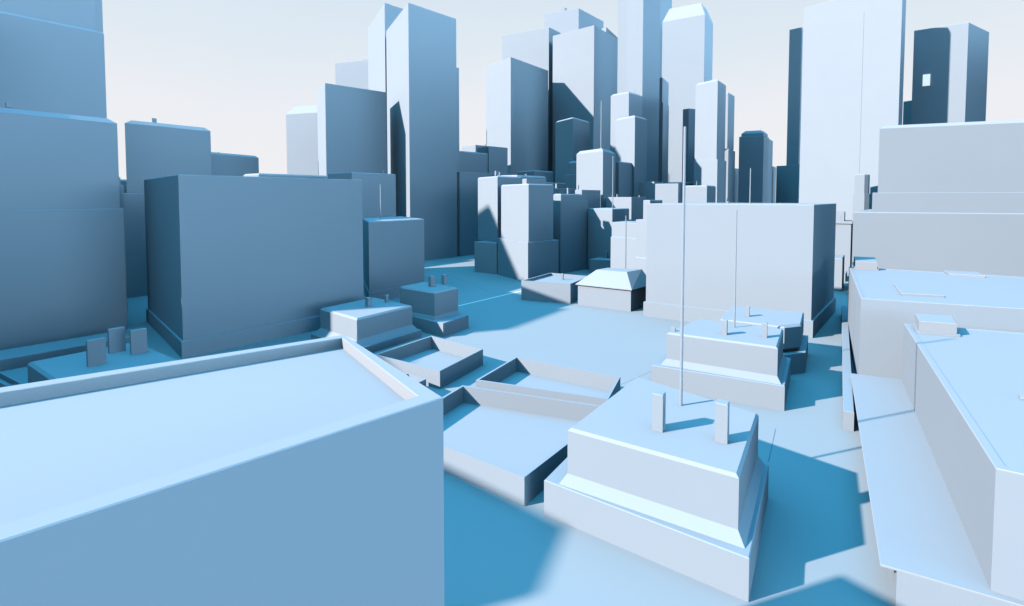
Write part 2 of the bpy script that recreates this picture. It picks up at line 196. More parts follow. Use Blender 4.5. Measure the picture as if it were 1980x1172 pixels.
  ('wall',[(0,[(-12.492,-39.26),(32.357,3.854),(12.488,39.26),(-32.36,-3.855)]),(162.118,[(-12.492,-39.26),(32.357,3.854),(12.488,39.26),(-32.36,-3.855)])],0,None,None,0),
  ('roof',[(162.118,[(-12.492,-39.26),(32.357,3.854),(12.488,39.26),(-32.36,-3.855)]),(162.418,[(-12.42,-38.775),(31.982,3.91),(12.417,38.775),(-31.985,-3.91)])],1,None,None,0),
 ]),
 ('office_block', 'pale distant tower with a flat top behind the tall blue slab', 'building', 'blocks of the blue model city', (-218.77, 827.42, 0), [
  ('wall',[(0,[(26.979,-27.42),(47.894,-1.574),(-26.975,27.424),(-47.89,1.578)]),(261.725,[(26.979,-27.42),(47.894,-1.574),(-26.975,27.424),(-47.89,1.578)])],0,None,None,0),
  ('roof',[(261.725,[(26.979,-27.42),(47.894,-1.574),(-26.975,27.424),(-47.89,1.578)]),(262.025,[(26.884,-27.061),(47.402,-1.705),(-26.88,27.066),(-47.398,1.709)])],1,None,None,0),
  ('chimney',[(261.975,[(-29.581,32.568),(-27.723,34.864),(-30.477,35.931),(-32.335,33.635)]),(271.944,[(-29.581,32.568),(-27.723,34.864),(-30.477,35.931),(-32.335,33.635)]),(272.064,[(-29.619,32.712),(-27.92,34.812),(-30.439,35.787),(-32.138,33.687)])],1,None,None,0),
  ('chimney',[(261.975,[(-1.205,12.582),(5.144,20.429),(-4.268,24.074),(-10.618,16.228)]),(271.301,[(-1.205,12.582),(5.144,20.429),(-4.268,24.074),(-10.618,16.228)]),(271.421,[(-1.244,12.725),(4.947,20.376),(-4.23,23.931),(-10.421,16.28)])],1,None,None,0),
 ]),
 ('office_tower', 'rear one of the twin towers, its left face glaring white', 'tower', 'blocks of the blue model city', (-149.77, 661.95, 0), [
  ('wall',[(0,[(10.334,-56.95),(31.841,-32.224),(-10.34,56.947),(-31.847,32.221)]),(272.631,[(10.334,-56.95),(31.841,-32.224),(-10.34,56.947),(-31.847,32.221)])],0,None,None,0),
  ('roof',[(272.631,[(10.334,-56.95),(31.841,-32.224),(-10.34,56.947),(-31.847,32.221)]),(272.931,[(10.409,-56.407),(31.486,-32.175),(-10.415,56.404),(-31.492,32.172)])],1,None,None,0),
  ('chimney',[(272.881,[(8.217,-42.329),(11.969,-38.016),(9.525,-32.848),(5.773,-37.161)]),(277.783,[(8.217,-42.329),(11.969,-38.016),(9.525,-32.848),(5.773,-37.161)]),(277.903,[(8.247,-42.112),(11.827,-37.996),(9.495,-33.065),(5.915,-37.181)])],1,None,None,0),
 ]),
 ('office_tower', 'front one of the twin towers, white left face cut by a black shadow', 'tower', None, (-94.79, 567.9, 0), [
  ('wall',[(0,[(0.327,-64.9),(39.317,-19.728),(-0.324,64.908),(-39.314,19.737)]),(237.014,[(0.327,-64.9),(39.317,-19.728),(-0.324,64.908),(-39.314,19.737)])],0,None,None,0),
  ('roof',[(237.014,[(0.327,-64.9),(39.317,-19.728),(-0.324,64.908),(-39.314,19.737)]),(237.314,[(0.402,-64.354),(38.963,-19.679),(-0.399,64.362),(-38.96,19.688)])],1,None,None,0),
  ('rear_slab',[(0,[(31.536,-15.9),(40.621,-6.35),(29.67,2.371),(20.584,-7.179)]),(192,[(31.536,-15.9),(40.621,-6.35),(29.67,2.371),(20.584,-7.179)]),(192.3,[(31.508,-15.494),(40.178,-6.381),(29.698,1.965),(21.027,-7.148)])],1,None,None,0),
 ]),
 ('office_block', 'small blue block with rounded rim behind the big blue box, tiny chimney on top', 'building', 'blocks of the blue model city', (-114.85, 418.06, 0), [
  ('wall',[(0,[(-0.512,-26.06),(23.978,7.372),(0.51,26.061),(-23.98,-7.372)]),(77.843,[(-0.512,-26.06),(23.978,7.372),(0.51,26.061),(-23.98,-7.372)])],0,None,None,0),
  ('roof',[(77.843,[(-0.512,-26.06),(23.978,7.372),(0.51,26.061),(-23.98,-7.372)]),(78.343,[(-0.665,-24.915),(22.879,7.225),(0.664,24.916),(-22.881,-7.225)])],1,None,None,0),
  ('chimney',[(78.293,[(13.668,6.916),(14.511,8.066),(13.396,8.954),(12.553,7.804)]),(81.041,[(13.668,6.916),(14.511,8.066),(13.396,8.954),(12.553,7.804)]),(81.155,[(13.646,7.079),(14.354,8.045),(13.417,8.791),(12.71,7.825)])],1,None,None,0),
 ]),
 ('office_block', 'blue block with a pole on its roof, tucked right of the big blue box', 'building', 'blocks of the blue model city', (-79.13, 351.62, 0), [
  ('plinth',[(0,[(-1.926,-46.796),(23.5,-4.803),(-1.632,45.484),(-19.942,6.135)]),(6.0,[(-1.926,-46.796),(23.5,-4.803),(-1.632,45.484),(-19.942,6.135)]),(6.15,[(-1.798,-45.62),(22.929,-4.78),(-1.616,44.333),(-19.404,6.106)])],0,None,None,0),
  ('wall',[(6.15,[(-1.798,-45.62),(22.929,-4.78),(-1.616,44.333),(-19.404,6.106)]),(45.866,[(-1.798,-45.62),(22.929,-4.78),(-1.616,44.333),(-19.404,6.106)])],0,None,None,0),
  ('roof',[(45.866,[(-1.798,-45.62),(22.929,-4.78),(-1.616,44.333),(-19.404,6.106)]),(46.366,[(-1.645,-44.208),(22.245,-4.752),(-1.596,42.953),(-18.758,6.071)])],1,None,None,0),
  ('antenna',[(46.316,[(-2.862,-10.5),(-3.092,-10.273),(-3.415,-10.276),(-3.641,-10.506),(-3.639,-10.829),(-3.409,-11.056),(-3.086,-11.053),(-2.859,-10.823)]),(68.091,[(-2.939,-10.533),(-3.123,-10.352),(-3.382,-10.354),(-3.563,-10.538),(-3.561,-10.796),(-3.377,-10.978),(-3.119,-10.976),(-2.937,-10.792)])],1,None,None,0),
 ]),
 ('parapet_house', 'low flat house with a parapet rim, one chimney and a shadow across its left face', 'building', 'blocks of the blue model city', (27.81, 325.64, 0), [
  ('wall',[(0,[(5.081,-21.949),(20.159,8.244),(-2.888,23.261),(-22.359,-9.558)]),(11.444,[(5.081,-21.949),(20.159,8.244),(-2.888,23.261),(-22.359,-9.558)]),(11.444,[(4.709,-20.903),(19.125,7.964),(-2.625,22.136),(-21.214,-9.197)]),(9.844,[(4.709,-20.903),(19.125,7.964),(-2.625,22.136),(-21.214,-9.197)])],0,None,None,0),
  ('roof',[(9.844,[(4.709,-20.903),(19.125,7.964),(-2.625,22.136),(-21.214,-9.197)])],1,None,None,0),
  ('chimney',[(9.794,[(3.265,2.891),(3.732,3.826),(2.779,4.257),(2.312,3.321)]),(13.717,[(3.265,2.891),(3.732,3.826),(2.779,4.257),(2.312,3.321)]),(13.8,[(3.226,3.0),(3.618,3.786),(2.818,4.148),(2.426,3.362)])],1,None,None,0),
 ]),
 ('hip_roof_house', 'house with a sloped truncated hip roof and a pole at the edge of the plaza', 'house', None, (56.97, 299.97, 0), [
  ('wall',[(0,[(5.512,-16.642),(20.013,0.404),(-5.43,14.609),(-20.094,1.63)]),(11.354,[(5.512,-16.642),(20.013,0.404),(-5.43,14.609),(-20.094,1.63)])],0,None,None,0),
  ('roof',[(11.354,[(5.495,-16.507),(19.858,0.376),(-5.417,14.487),(-19.933,1.638)]),(11.334,[(5.662,-17.855),(21.409,0.655),(-5.549,15.706),(-21.537,1.554)]),(11.704,[(5.662,-17.855),(21.409,0.655),(-5.549,15.706),(-21.537,1.554)]),(19.554,[(5.452,-6.298),(16.356,5.218),(-1.811,11.549),(-9.485,3.236)])],1,None,None,0),
  ('antenna',[(19.504,[(8.227,8.941),(8.035,9.131),(7.765,9.129),(7.575,8.937),(7.577,8.666),(7.77,8.477),(8.04,8.479),(8.229,8.671)]),(49.714,[(8.162,8.914),(8.009,9.065),(7.792,9.064),(7.641,8.91),(7.642,8.694),(7.796,8.542),(8.012,8.544),(8.164,8.698)])],1,None,None,0),
 ]),
 ('podium_tower', 'front tower of the pale pair on a podium, a large cube on its roof', 'tower', 'blocks of the blue model city', (11.7, 410.71, 0), [
  ('podium',[(0,[(-0.465,-31.21),(22.708,-10.304),(0.461,31.211),(-22.713,10.305)]),(28.484,[(-0.465,-31.21),(22.708,-10.304),(0.461,31.211),(-22.713,10.305)]),(28.684,[(-0.409,-30.89),(22.458,-10.26),(0.405,30.892),(-22.462,10.261)])],1,None,None,0),
  ('wall',[(28.694,[(-0.083,-28.71),(18.621,-11.877),(-1.365,25.504),(-20.069,8.671)]),(68.884,[(-0.083,-28.71),(18.621,-11.877),(-1.365,25.504),(-20.069,8.671)])],0,None,None,0),
  ('roof',[(68.884,[(-0.083,-28.71),(18.621,-11.877),(-1.365,25.504),(-20.069,8.671)]),(69.784,[(0.169,-27.272),(17.495,-11.679),(-1.617,24.067),(-18.943,8.474)])],1,None,None,0),
  ('penthouse',[(69.734,[(-0.996,-10.479),(14.108,3.114),(11.114,8.714),(-3.99,-4.879)]),(73.732,[(-0.996,-10.479),(14.108,3.114),(11.114,8.714),(-3.99,-4.879)]),(73.852,[(-0.963,-10.287),(13.958,3.141),(11.081,8.523),(-3.84,-4.905)])],1,None,None,0),
 ]),
 ('podium_tower', 'rear tower of the pale pair on a podium, two chimneys on its roof', 'tower', 'blocks of the blue model city', (-14.71, 436.95, 0), [
  ('podium',[(0,[(2.619,-14.95),(15.545,0.002),(-2.616,14.955),(-15.542,0.002)]),(24.371,[(2.619,-14.95),(15.545,0.002),(-2.616,14.955),(-15.542,0.002)]),(24.571,[(2.595,-14.671),(15.259,-0.022),(-2.592,14.676),(-15.256,0.027)])],1,None,None,0),
  ('wall',[(24.581,[(3.382,-10.95),(22.283,6.06),(4.868,38.632),(-14.033,21.622)]),(75.963,[(3.382,-10.95),(22.283,6.06),(4.868,38.632),(-14.033,21.622)])],0,None,None,0),
  ('roof',[(75.963,[(3.382,-10.95),(22.283,6.06),(4.868,38.632),(-14.033,21.622)]),(76.863,[(3.634,-9.512),(21.157,6.257),(4.616,37.195),(-12.907,21.425)])],1,None,None,0),
  ('chimney',[(76.813,[(2.268,-17.959),(3.699,-16.671),(2.791,-14.974),(1.361,-16.262)]),(80.34,[(2.268,-17.959),(3.699,-16.671),(2.791,-14.974),(1.361,-16.262)]),(80.46,[(2.302,-17.767),(3.549,-16.645),(2.758,-15.166),(1.511,-16.288)])],1,None,None,0),
  ('chimney',[(76.813,[(4.605,3.046),(5.48,3.834),(4.925,4.872),(4.05,4.084)]),(80.558,[(4.605,3.046),(5.48,3.834),(4.925,4.872),(4.05,4.084)]),(80.652,[(4.631,3.196),(5.362,3.854),(4.899,4.721),(4.168,4.064)])],1,None,None,0),
 ]),
 ('office_block', 'small roof with a cut corner behind the pale podium pair', 'building', 'blocks of the blue model city', (8.34, 486.37, 0), [
  ('wall',[(0,[(-3.953,-24.37),(22.735,9.428),(3.96,24.378),(-22.727,-9.419)]),(77.749,[(-3.953,-24.37),(22.735,9.428),(3.96,24.378),(-22.727,-9.419)])],0,None,None,0),
  ('roof',[(77.749,[(-3.953,-24.37),(22.735,9.428),(3.96,24.378),(-22.727,-9.419)]),(79.249,[(-4.197,-22.258),(20.632,9.185),(4.204,22.267),(-20.624,-9.177)])],1,None,None,0),
  ('chimney',[(79.199,[(3.836,-16.373),(4.607,-15.397),(3.633,-14.622),(2.862,-15.598)]),(80.182,[(3.836,-16.373),(4.607,-15.397),(3.633,-14.622),(2.862,-15.598)]),(80.281,[(3.819,-16.233),(4.467,-15.413),(3.649,-14.762),(3.002,-15.582)])],1,None,None,0),
 ]),
 ('office_block', 'dark fronted block with a set back top floor right of the pale podium pair', 'building', 'blocks of the blue model city', (48.01, 443.06, 0), [
  ('wall',[(0,[(-9.993,-18.06),(15.574,11.472),(10.002,18.052),(-15.565,-11.479)]),(57.374,[(-9.993,-18.06),(15.574,11.472),(10.002,18.052),(-15.565,-11.479)])],0,None,None,0),
  ('roof',[(57.374,[(-9.993,-18.06),(15.574,11.472),(10.002,18.052),(-15.565,-11.479)]),(57.574,[(-9.991,-17.752),(15.31,11.473),(10.0,17.745),(-15.301,-11.481)])],1,None,None,0),
  ('top_floor',[(57.584,[(-9.63,-16.06),(9.683,6.248),(4.279,12.63),(-15.034,-9.678)]),(62.028,[(-9.63,-16.06),(9.683,6.248),(4.279,12.63),(-15.034,-9.678)]),(62.928,[(-9.623,-14.676),(8.498,6.255),(4.272,11.246),(-13.849,-9.685)])],1,None,None,0),
  ('chimney',[(62.878,[(-2.722,-3.069),(-1.899,-2.119),(-2.712,-1.159),(-3.535,-2.11)]),(67.629,[(-2.722,-3.069),(-1.899,-2.119),(-2.712,-1.159),(-3.535,-2.11)]),(67.729,[(-2.721,-2.915),(-2.032,-2.118),(-2.713,-1.314),(-3.402,-2.111)])],1,None,None,0),
 ]),
 ('office_block', 'small rooftop with one square chimney peeping over the dark fronted block', 'building', 'blocks of the blue model city', (48.97, 513.74, 0), [
  ('wall',[(0,[(-5.48,-13.74),(11.83,6.255),(5.487,13.747),(-11.823,-6.248)]),(68.309,[(-5.48,-13.74),(11.83,6.255),(5.487,13.747),(-11.823,-6.248)])],0,None,None,0),
  ('roof',[(68.309,[(-5.48,-13.74),(11.83,6.255),(5.487,13.747),(-11.823,-6.248)]),(68.509,[(-5.478,-13.432),(11.567,6.256),(5.485,13.439),(-11.56,-6.249)])],1,None,None,0),
  ('chimney',[(68.459,[(-7.497,-7.749),(-6.316,-6.385),(-7.482,-5.008),(-8.663,-6.372)]),(72.608,[(-7.497,-7.749),(-6.316,-6.385),(-7.482,-5.008),(-8.663,-6.372)]),(72.728,[(-7.496,-7.564),(-6.474,-6.384),(-7.483,-5.192),(-8.505,-6.373)])],1,None,None,0),
 ]),
 ('office_block', 'cube block with one chimney standing under the chamfered pale tower', 'building', 'blocks of the blue model city', (67.57, 483.22, 0), [
  ('wall',[(0,[(-7.759,-17.22),(12.817,11.239),(7.751,17.221),(-12.825,-11.237)]),(66.417,[(-7.759,-17.22),(12.817,11.239),(7.751,17.221),(-12.825,-11.237)])],0,None,None,0),
  ('roof',[(66.417,[(-7.759,-17.22),(12.817,11.239),(7.751,17.221),(-12.825,-11.237)]),(66.617,[(-7.772,-16.896),(12.563,11.229),(7.764,16.897),(-12.571,-11.227)])],1,None,None,0),
  ('chimney',[(66.567,[(-8.347,3.758),(-7.48,4.957),(-8.436,6.086),(-9.303,4.887)]),(71.208,[(-8.347,3.758),(-7.48,4.957),(-8.436,6.086),(-9.303,4.887)]),(71.326,[(-8.354,3.95),(-7.63,4.951),(-8.429,5.894),(-9.153,4.893)])],1,None,None,0),
 ]),
 ('office_block', 'pole topped block between the dark fronted block and the large pale box', 'building', 'blocks of the blue model city', (80.74, 453.36, 0), [
  ('wall',[(0,[(-1.298,-23.36),(17.669,2.873),(1.292,23.367),(-17.675,-2.866)]),(50.592,[(-1.298,-23.36),(17.669,2.873),(1.292,23.367),(-17.675,-2.866)])],0,None,None,0),
  ('roof',[(50.592,[(-1.298,-23.36),(17.669,2.873),(1.292,23.367),(-17.675,-2.866)]),(51.092,[(-1.33,-22.039),(16.665,2.849),(1.324,22.046),(-16.67,-2.842)])],1,None,None,0),
  ('antenna',[(51.042,[(-0.347,-21.2),(-0.571,-20.979),(-0.886,-20.981),(-1.107,-21.205),(-1.105,-21.52),(-0.881,-21.741),(-0.566,-21.739),(-0.345,-21.515)]),(92.727,[(-0.423,-21.232),(-0.602,-21.055),(-0.854,-21.057),(-1.031,-21.236),(-1.029,-21.488),(-0.85,-21.665),(-0.598,-21.663),(-0.421,-21.484)])],1,None,None,0),
 ]),
 ('office_block', 'block behind the pole topped one, left face split by a slanting shadow', 'building', 'blocks of the blue model city', (103.98, 495.22, 0), [
  ('wall',[(0,[(0.185,-21.22),(18.163,-0.453),(-0.181,21.212),(-18.16,0.446)]),(60.18,[(0.185,-21.22),(18.163,-0.453),(-0.181,21.212),(-18.16,0.446)])],0,None,None,0),
  ('roof',[(60.18,[(0.185,-21.22),(18.163,-0.453),(-0.181,21.212),(-18.16,0.446)]),(60.38,[(0.186,-20.912),(17.9,-0.452),(-0.183,20.905),(-17.896,0.444)])],1,None,None,0),
  ('chimney',[(60.33,[(-9.107,-5.244),(-8.527,-4.574),(-9.1,-3.897),(-9.68,-4.567)]),(62.955,[(-9.107,-5.244),(-8.527,-4.574),(-9.1,-3.897),(-9.68,-4.567)]),(63.026,[(-9.107,-5.135),(-8.62,-4.573),(-9.1,-4.006),(-9.586,-4.568)])],1,None,None,0),
  ('chimney',[(60.33,[(10.818,-5.248),(11.286,-4.707),(10.824,-4.162),(10.356,-4.702)]),(62.038,[(10.818,-5.248),(11.286,-4.707),(10.824,-4.162),(10.356,-4.702)]),(62.095,[(10.818,-5.16),(11.21,-4.707),(10.823,-4.25),(10.431,-4.702)])],1,None,None,0),
 ]),
 ('office_block', 'ledged block behind the hip roof house with a diagonal shadow on its face', 'building', 'blocks of the blue model city', (82.2, 371.45, 0), [
  ('lower_storey',[(0,[(-0.597,-20.45),(14.92,2.523),(0.595,20.449),(-14.922,-2.524)]),(32.884,[(-0.597,-20.45),(14.92,2.523),(0.595,20.449),(-14.922,-2.524)]),(33.684,[(-0.075,-18.45),(14.066,2.485),(0.113,19.944),(-14.027,-0.99)])],0,None,None,0),
  ('wall',[(33.684,[(-0.075,-18.45),(14.066,2.485),(0.113,19.944),(-14.027,-0.99)]),(43.021,[(-0.075,-18.45),(14.066,2.485),(0.113,19.944),(-14.027,-0.99)])],0,None,None,0),
  ('roof',[(43.021,[(-0.075,-18.45),(14.066,2.485),(0.113,19.944),(-14.027,-0.99)]),(43.221,[(-0.088,-18.113),(13.818,2.475),(0.127,19.607),(-13.779,-0.98)])],1,None,None,0),
  ('chimney',[(43.171,[(1.092,-13.492),(1.579,-12.772),(1.036,-12.093),(0.55,-12.813)]),(44.932,[(1.092,-13.492),(1.579,-12.772),(1.036,-12.093),(0.55,-12.813)]),(45.001,[(1.088,-13.375),(1.493,-12.775),(1.041,-12.21),(0.636,-12.809)])],1,None,None,0),
 ]),
 ('office_block', 'slim ledged block wedged against the left side of the large pale box', 'building', 'blocks of the blue model city', (82.14, 327.79, 0), [
  ('lower_storey',[(0,[(0.588,-9.79),(7.217,0.024),(-0.587,9.79),(-7.217,-0.024)]),(23.542,[(0.588,-9.79),(7.217,0.024),(-0.587,9.79),(-7.217,-0.024)]),(24.142,[(0.57,-8.79),(7.182,1.0),(-0.48,10.588),(-7.093,0.798)])],0,None,None,0),
  ('wall',[(24.142,[(0.57,-8.79),(7.182,1.0),(-0.48,10.588),(-7.093,0.798)]),(46.483,[(0.57,-8.79),(7.182,1.0),(-0.48,10.588),(-7.093,0.798)])],0,None,None,0),
  ('roof',[(46.483,[(0.57,-8.79),(7.182,1.0),(-0.48,10.588),(-7.093,0.798)]),(46.683,[(0.556,-8.453),(6.934,0.99),(-0.467,10.251),(-6.845,0.808)])],1,None,None,0),
 ]),
 ('office_block', 'low block with two chimneys right behind the hip roof house', 'building', 'blocks of the blue model city', (83.24, 434.53, 0), [
  ('wall',[(0,[(7.289,-17.613),(16.537,2.009),(-1.922,22.738),(-21.923,-7.133)]),(11.0,[(7.289,-17.613),(16.537,2.009),(-1.922,22.738),(-21.923,-7.133)])],0,None,None,0),
  ('roof',[(11.0,[(7.289,-17.613),(16.537,2.009),(-1.922,22.738),(-21.923,-7.133)]),(11.5,[(7.031,-16.989),(15.943,1.924),(-1.866,21.923),(-21.151,-6.879)])],1,None,None,0),
  ('chimney',[(11.45,[(-7.263,-2.544),(-6.581,-1.098),(-8.085,-0.558),(-8.767,-2.004)]),(16.771,[(-7.263,-2.544),(-6.581,-1.098),(-8.085,-0.558),(-8.767,-2.004)]),(16.891,[(-7.325,-2.394),(-6.746,-1.166),(-8.023,-0.708),(-8.602,-1.936)])],1,None,None,0),
  ('chimney',[(11.45,[(6.212,-0.7),(6.839,0.632),(5.453,1.129),(4.826,-0.202)]),(16.588,[(6.212,-0.7),(6.839,0.632),(5.453,1.129),(4.826,-0.202)]),(16.706,[(6.151,-0.553),(6.677,0.565),(5.514,0.982),(4.988,-0.135)])],1,None,None,0),
 ]),
 ('box_block', 'large pale sunlit box with a low plinth and a black right side, right of centre', 'building', 'blocks of the blue model city', (118.39, 278.03, 0), [
  ('plinth',[(0,[(9.906,-48.825),(51.827,5.177),(-9.915,48.822),(-51.836,-5.18)]),(7.2,[(9.906,-48.825),(51.827,5.177),(-9.915,48.822),(-51.836,-5.18)]),(7.47,[(9.723,-47.593),(50.539,4.985),(-9.732,47.59),(-50.548,-4.988)])],0,None,None,0),
  ('wall',[(7.47,[(9.723,-47.593),(50.539,4.985),(-9.732,47.59),(-50.548,-4.988)]),(56.713,[(9.723,-47.593),(50.539,4.985),(-9.732,47.59),(-50.548,-4.988)])],0,None,None,0),
  ('roof',[(56.713,[(9.723,-47.593),(50.539,4.985),(-9.732,47.59),(-50.548,-4.988)]),(56.963,[(9.672,-47.251),(50.181,4.932),(-9.681,47.248),(-50.191,-4.935)])],1,None,None,0),
  ('antenna',[(56.913,[(-2.098,-12.922),(-2.25,-12.773),(-2.462,-12.774),(-2.611,-12.926),(-2.61,-13.138),(-2.458,-13.287),(-2.246,-13.286),(-2.097,-13.134)]),(74.318,[(-2.15,-12.944),(-2.271,-12.824),(-2.441,-12.825),(-2.56,-12.947),(-2.559,-13.116),(-2.438,-13.236),(-2.268,-13.235),(-2.148,-13.113)])],1,None,None,0),
  ('chimney',[(56.913,[(-14.075,-16.104),(-13.719,-15.645),(-14.193,-15.31),(-14.55,-15.769)]),(58.086,[(-14.075,-16.104),(-13.719,-15.645),(-14.193,-15.31),(-14.55,-15.769)]),(58.132,[(-14.085,-16.041),(-13.785,-15.655),(-14.184,-15.373),(-14.483,-15.759)])],1,None,None,0),
 ]),
 ('office_tower', 'broad tower with dark right side, leftmost of the central cluster', 'tower', 'blocks of the blue model city', (8.87, 868.97, 0), [
  ('wall',[(0,[(-10.741,-72.97),(49.174,12.104),(10.736,72.966),(-49.178,-12.108)]),(262.932,[(-10.741,-72.97),(49.174,12.104),(10.736,72.966),(-49.178,-12.108)])],0,None,None,0),
  ('roof',[(262.932,[(-10.741,-72.97),(49.174,12.104),(10.736,72.966),(-49.178,-12.108)]),(263.232,[(-10.727,-72.43),(48.813,12.113),(10.723,72.426),(-48.818,-12.117)])],1,None,None,0),
 ]),
 ('office_tower', 'pale wide tower behind the leftmost central tower, its top just above it', 'tower', 'blocks of the blue model city', (33.89, 977.21, 0), [
  ('wall',[(0,[(28.706,-42.21),(51.474,-9.174),(-28.709,42.22),(-51.476,9.183)]),(348.471,[(28.706,-42.21),(51.474,-9.174),(-28.709,42.22),(-51.476,9.183)])],0,None,None,0),
  ('roof',[(348.471,[(28.706,-42.21),(51.474,-9.174),(-28.709,42.22),(-51.476,9.183)]),(348.771,[(28.624,-41.801),(51.051,-9.259),(-28.626,41.811),(-51.053,9.269)])],1,None,None,0),
 ]),
 ('office_tower', 'wide tower with a diagonal shadow across its pale left face, in the central cluster', 'tower', 'blocks of the blue model city', (122.58, 916.22, 0), [
  ('wall',[(0,[(4.272,-65.22),(55.403,8.775),(-4.265,65.221),(-55.396,-8.775)]),(325.383,[(4.272,-65.22),(55.403,8.775),(-4.265,65.221),(-55.396,-8.775)])],0,None,None,0),
  ('roof',[(325.383,[(4.272,-65.22),(55.403,8.775),(-4.265,65.221),(-55.396,-8.775)]),(325.683,[(4.224,-64.762),(55.01,8.734),(-4.217,64.762),(-55.003,-8.734)])],1,None,None,0),
 ]),
 ('office_tower', 'rearmost pale tower with a small cube on its roof, above the central cluster', 'tower', 'blocks of the blue model city', (124.46, 1096.48, 0), [
  ('wall',[(0,[(1.134,-56.48),(61.045,21.779),(-1.134,56.47),(-61.044,-21.789)]),(415.949,[(1.134,-56.48),(61.045,21.779),(-1.134,56.47),(-61.044,-21.789)])],0,None,None,0),
  ('roof',[(415.949,[(1.134,-56.48),(61.045,21.779),(-1.134,56.47),(-61.044,-21.789)]),(416.249,[(1.054,-56.092),(60.596,21.686),(-1.053,56.082),(-60.595,-21.696)])],1,None,None,0),
  ('chimney',[(416.199,[(-20.402,-6.621),(-15.738,-0.528),(-22.438,3.21),(-27.102,-2.883)]),(434.446,[(-20.402,-6.621),(-15.738,-0.528),(-22.438,3.21),(-27.102,-2.883)]),(434.566,[(-20.434,-6.466),(-15.917,-0.566),(-22.406,3.055),(-26.922,-2.845)])],1,None,None,0),
 ]),
 ('office_tower', 'sliver of a dark tower top between the shadow striped tower and the tallest tower', 'tower', 'blocks of the blue model city', (176.0, 1007.2, 0), [
  ('wall',[(0,[(-12.178,-47.2),(23.8,23.684),(12.188,47.191),(-23.79,-23.693)]),(356.716,[(-12.178,-47.2),(23.8,23.684),(12.188,47.191),(-23.79,-23.693)])],0,None,None,0),
  ('roof',[(356.716,[(-12.178,-47.2),(23.8,23.684),(12.188,47.191),(-23.79,-23.693)]),(357.016,[(-12.175,-46.53),(23.464,23.686),(12.184,46.521),(-23.455,-23.695)])],1,None,None,0),
 ]),
 ('office_tower', 'tallest central tower running out of the top of the frame', 'tower', 'blocks of the blue model city', (161.75, 670.3, 0), [
  ('wall',[(0,[(-7.361,-20.3),(16.559,-6.683),(14.364,35.802),(-23.557,-8.816)]),(430.972,[(-7.361,-20.3),(16.559,-6.683),(14.364,35.802),(-23.557,-8.816)])],0,None,None,0),
  ('roof',[(430.972,[(-7.361,-20.3),(16.559,-6.683),(14.364,35.802),(-23.557,-8.816)]),(431.272,[(-7.344,-19.945),(16.002,-6.655),(14.346,35.447),(-22.999,-8.843)])],1,None,None,0),
 ]),
 ('office_tower', 'tower behind the left edge of the tallest one, also cut by the frame top', 'tower', 'blocks of the blue model city', (170.7, 784.62, 0), [
  ('wall',[(0,[(-3.874,-14.62),(20.798,3.726),(3.874,14.628),(-20.798,-3.718)]),(363.121,[(-3.874,-14.62),(20.798,3.726),(3.874,14.628),(-20.798,-3.718)])],0,None,None,0),
  ('roof',[(363.121,[(-3.874,-14.62),(20.798,3.726),(3.874,14.628),(-20.798,-3.718)]),(363.421,[(-3.886,-14.255),(20.272,3.708),(3.886,14.263),(-20.271,-3.701)])],1,None,None,0),
 ]),
 ('office_tower', 'shaded tower end behind the right edge of the tallest central tower', 'tower', 'blocks of the blue model city', (258.61, 988.58, 0), [
  ('wall',[(0,[(-14.97,-28.58),(29.497,6.783),(14.974,28.578),(-29.493,-6.785)]),(455.484,[(-14.97,-28.58),(29.497,6.783),(14.974,28.578),(-29.493,-6.785)])],0,None,None,0),
  ('roof',[(455.484,[(-14.97,-28.58),(29.497,6.783),(14.974,28.578),(-29.493,-6.785)]),(455.784,[(-14.902,-28.142),(29.094,6.846),(14.905,28.14),(-29.09,-6.848)])],1,None,None,0),
 ]),
 ('office_tower', 'pale tower with a tapered crown, right of the tallest central tower', 'tower', 'blocks of the blue model city', (287.7, 902.08, 0), [
  ('wall',[(0,[(12.756,-42.08),(42.922,4.609),(-12.758,42.074),(-42.924,-4.615)]),(344.841,[(12.756,-42.08),(42.922,4.609),(-12.758,42.074),(-42.924,-4.615)])],0,None,None,0),
  ('roof',[(344.841,[(12.756,-42.08),(42.922,4.609),(-12.758,42.074),(-42.924,-4.615)]),(366.841,[(10.316,-30.193),(31.255,2.214),(-10.318,30.187),(-31.257,-2.22)])],1,None,None,0),
 ]),
 ('office_tower', 'slant-rimmed slim tower just left of the tallest one, upper of the two', 'tower', 'blocks of the blue model city', (134.27, 642.5, 0), [
  ('wall',[(0,[(-1.725,-20.5),(18.829,1.63),(1.731,20.502),(-18.823,-1.628)]),(178.341,[(-1.725,-20.5),(18.829,1.63),(1.731,20.502),(-18.823,-1.628)])],0,None,None,0),
  ('roof',[(178.341,[(-1.725,-20.5),(18.829,1.63),(1.731,20.502),(-18.823,-1.628)]),(180.541,[(-1.703,-16.95),(15.572,1.65),(1.709,16.951),(-15.566,-1.648)])],1,None,None,0),
  ('antenna',[(180.491,[(6.252,-12.36),(6.056,-12.166),(5.78,-12.168),(5.587,-12.365),(5.589,-12.64),(5.785,-12.834),(6.06,-12.832),(6.254,-12.635)]),(183.391,[(6.185,-12.388),(6.028,-12.233),(5.808,-12.235),(5.653,-12.392),(5.655,-12.612),(5.812,-12.767),(6.032,-12.765),(6.187,-12.608)])],1,None,None,0),
 ]),
 ('office_tower', 'slant-rimmed slim tower in front of the tallest one, lower of the two', 'tower', 'blocks of the blue model city', (127.91, 586.13, 0), [
  ('wall',[(0,[(-2.092,-26.13),(16.739,-1.949),(2.084,26.139),(-16.747,1.959)]),(142.449,[(-2.092,-26.13),(16.739,-1.949),(2.084,26.139),(-16.747,1.959)])],0,None,None,0),
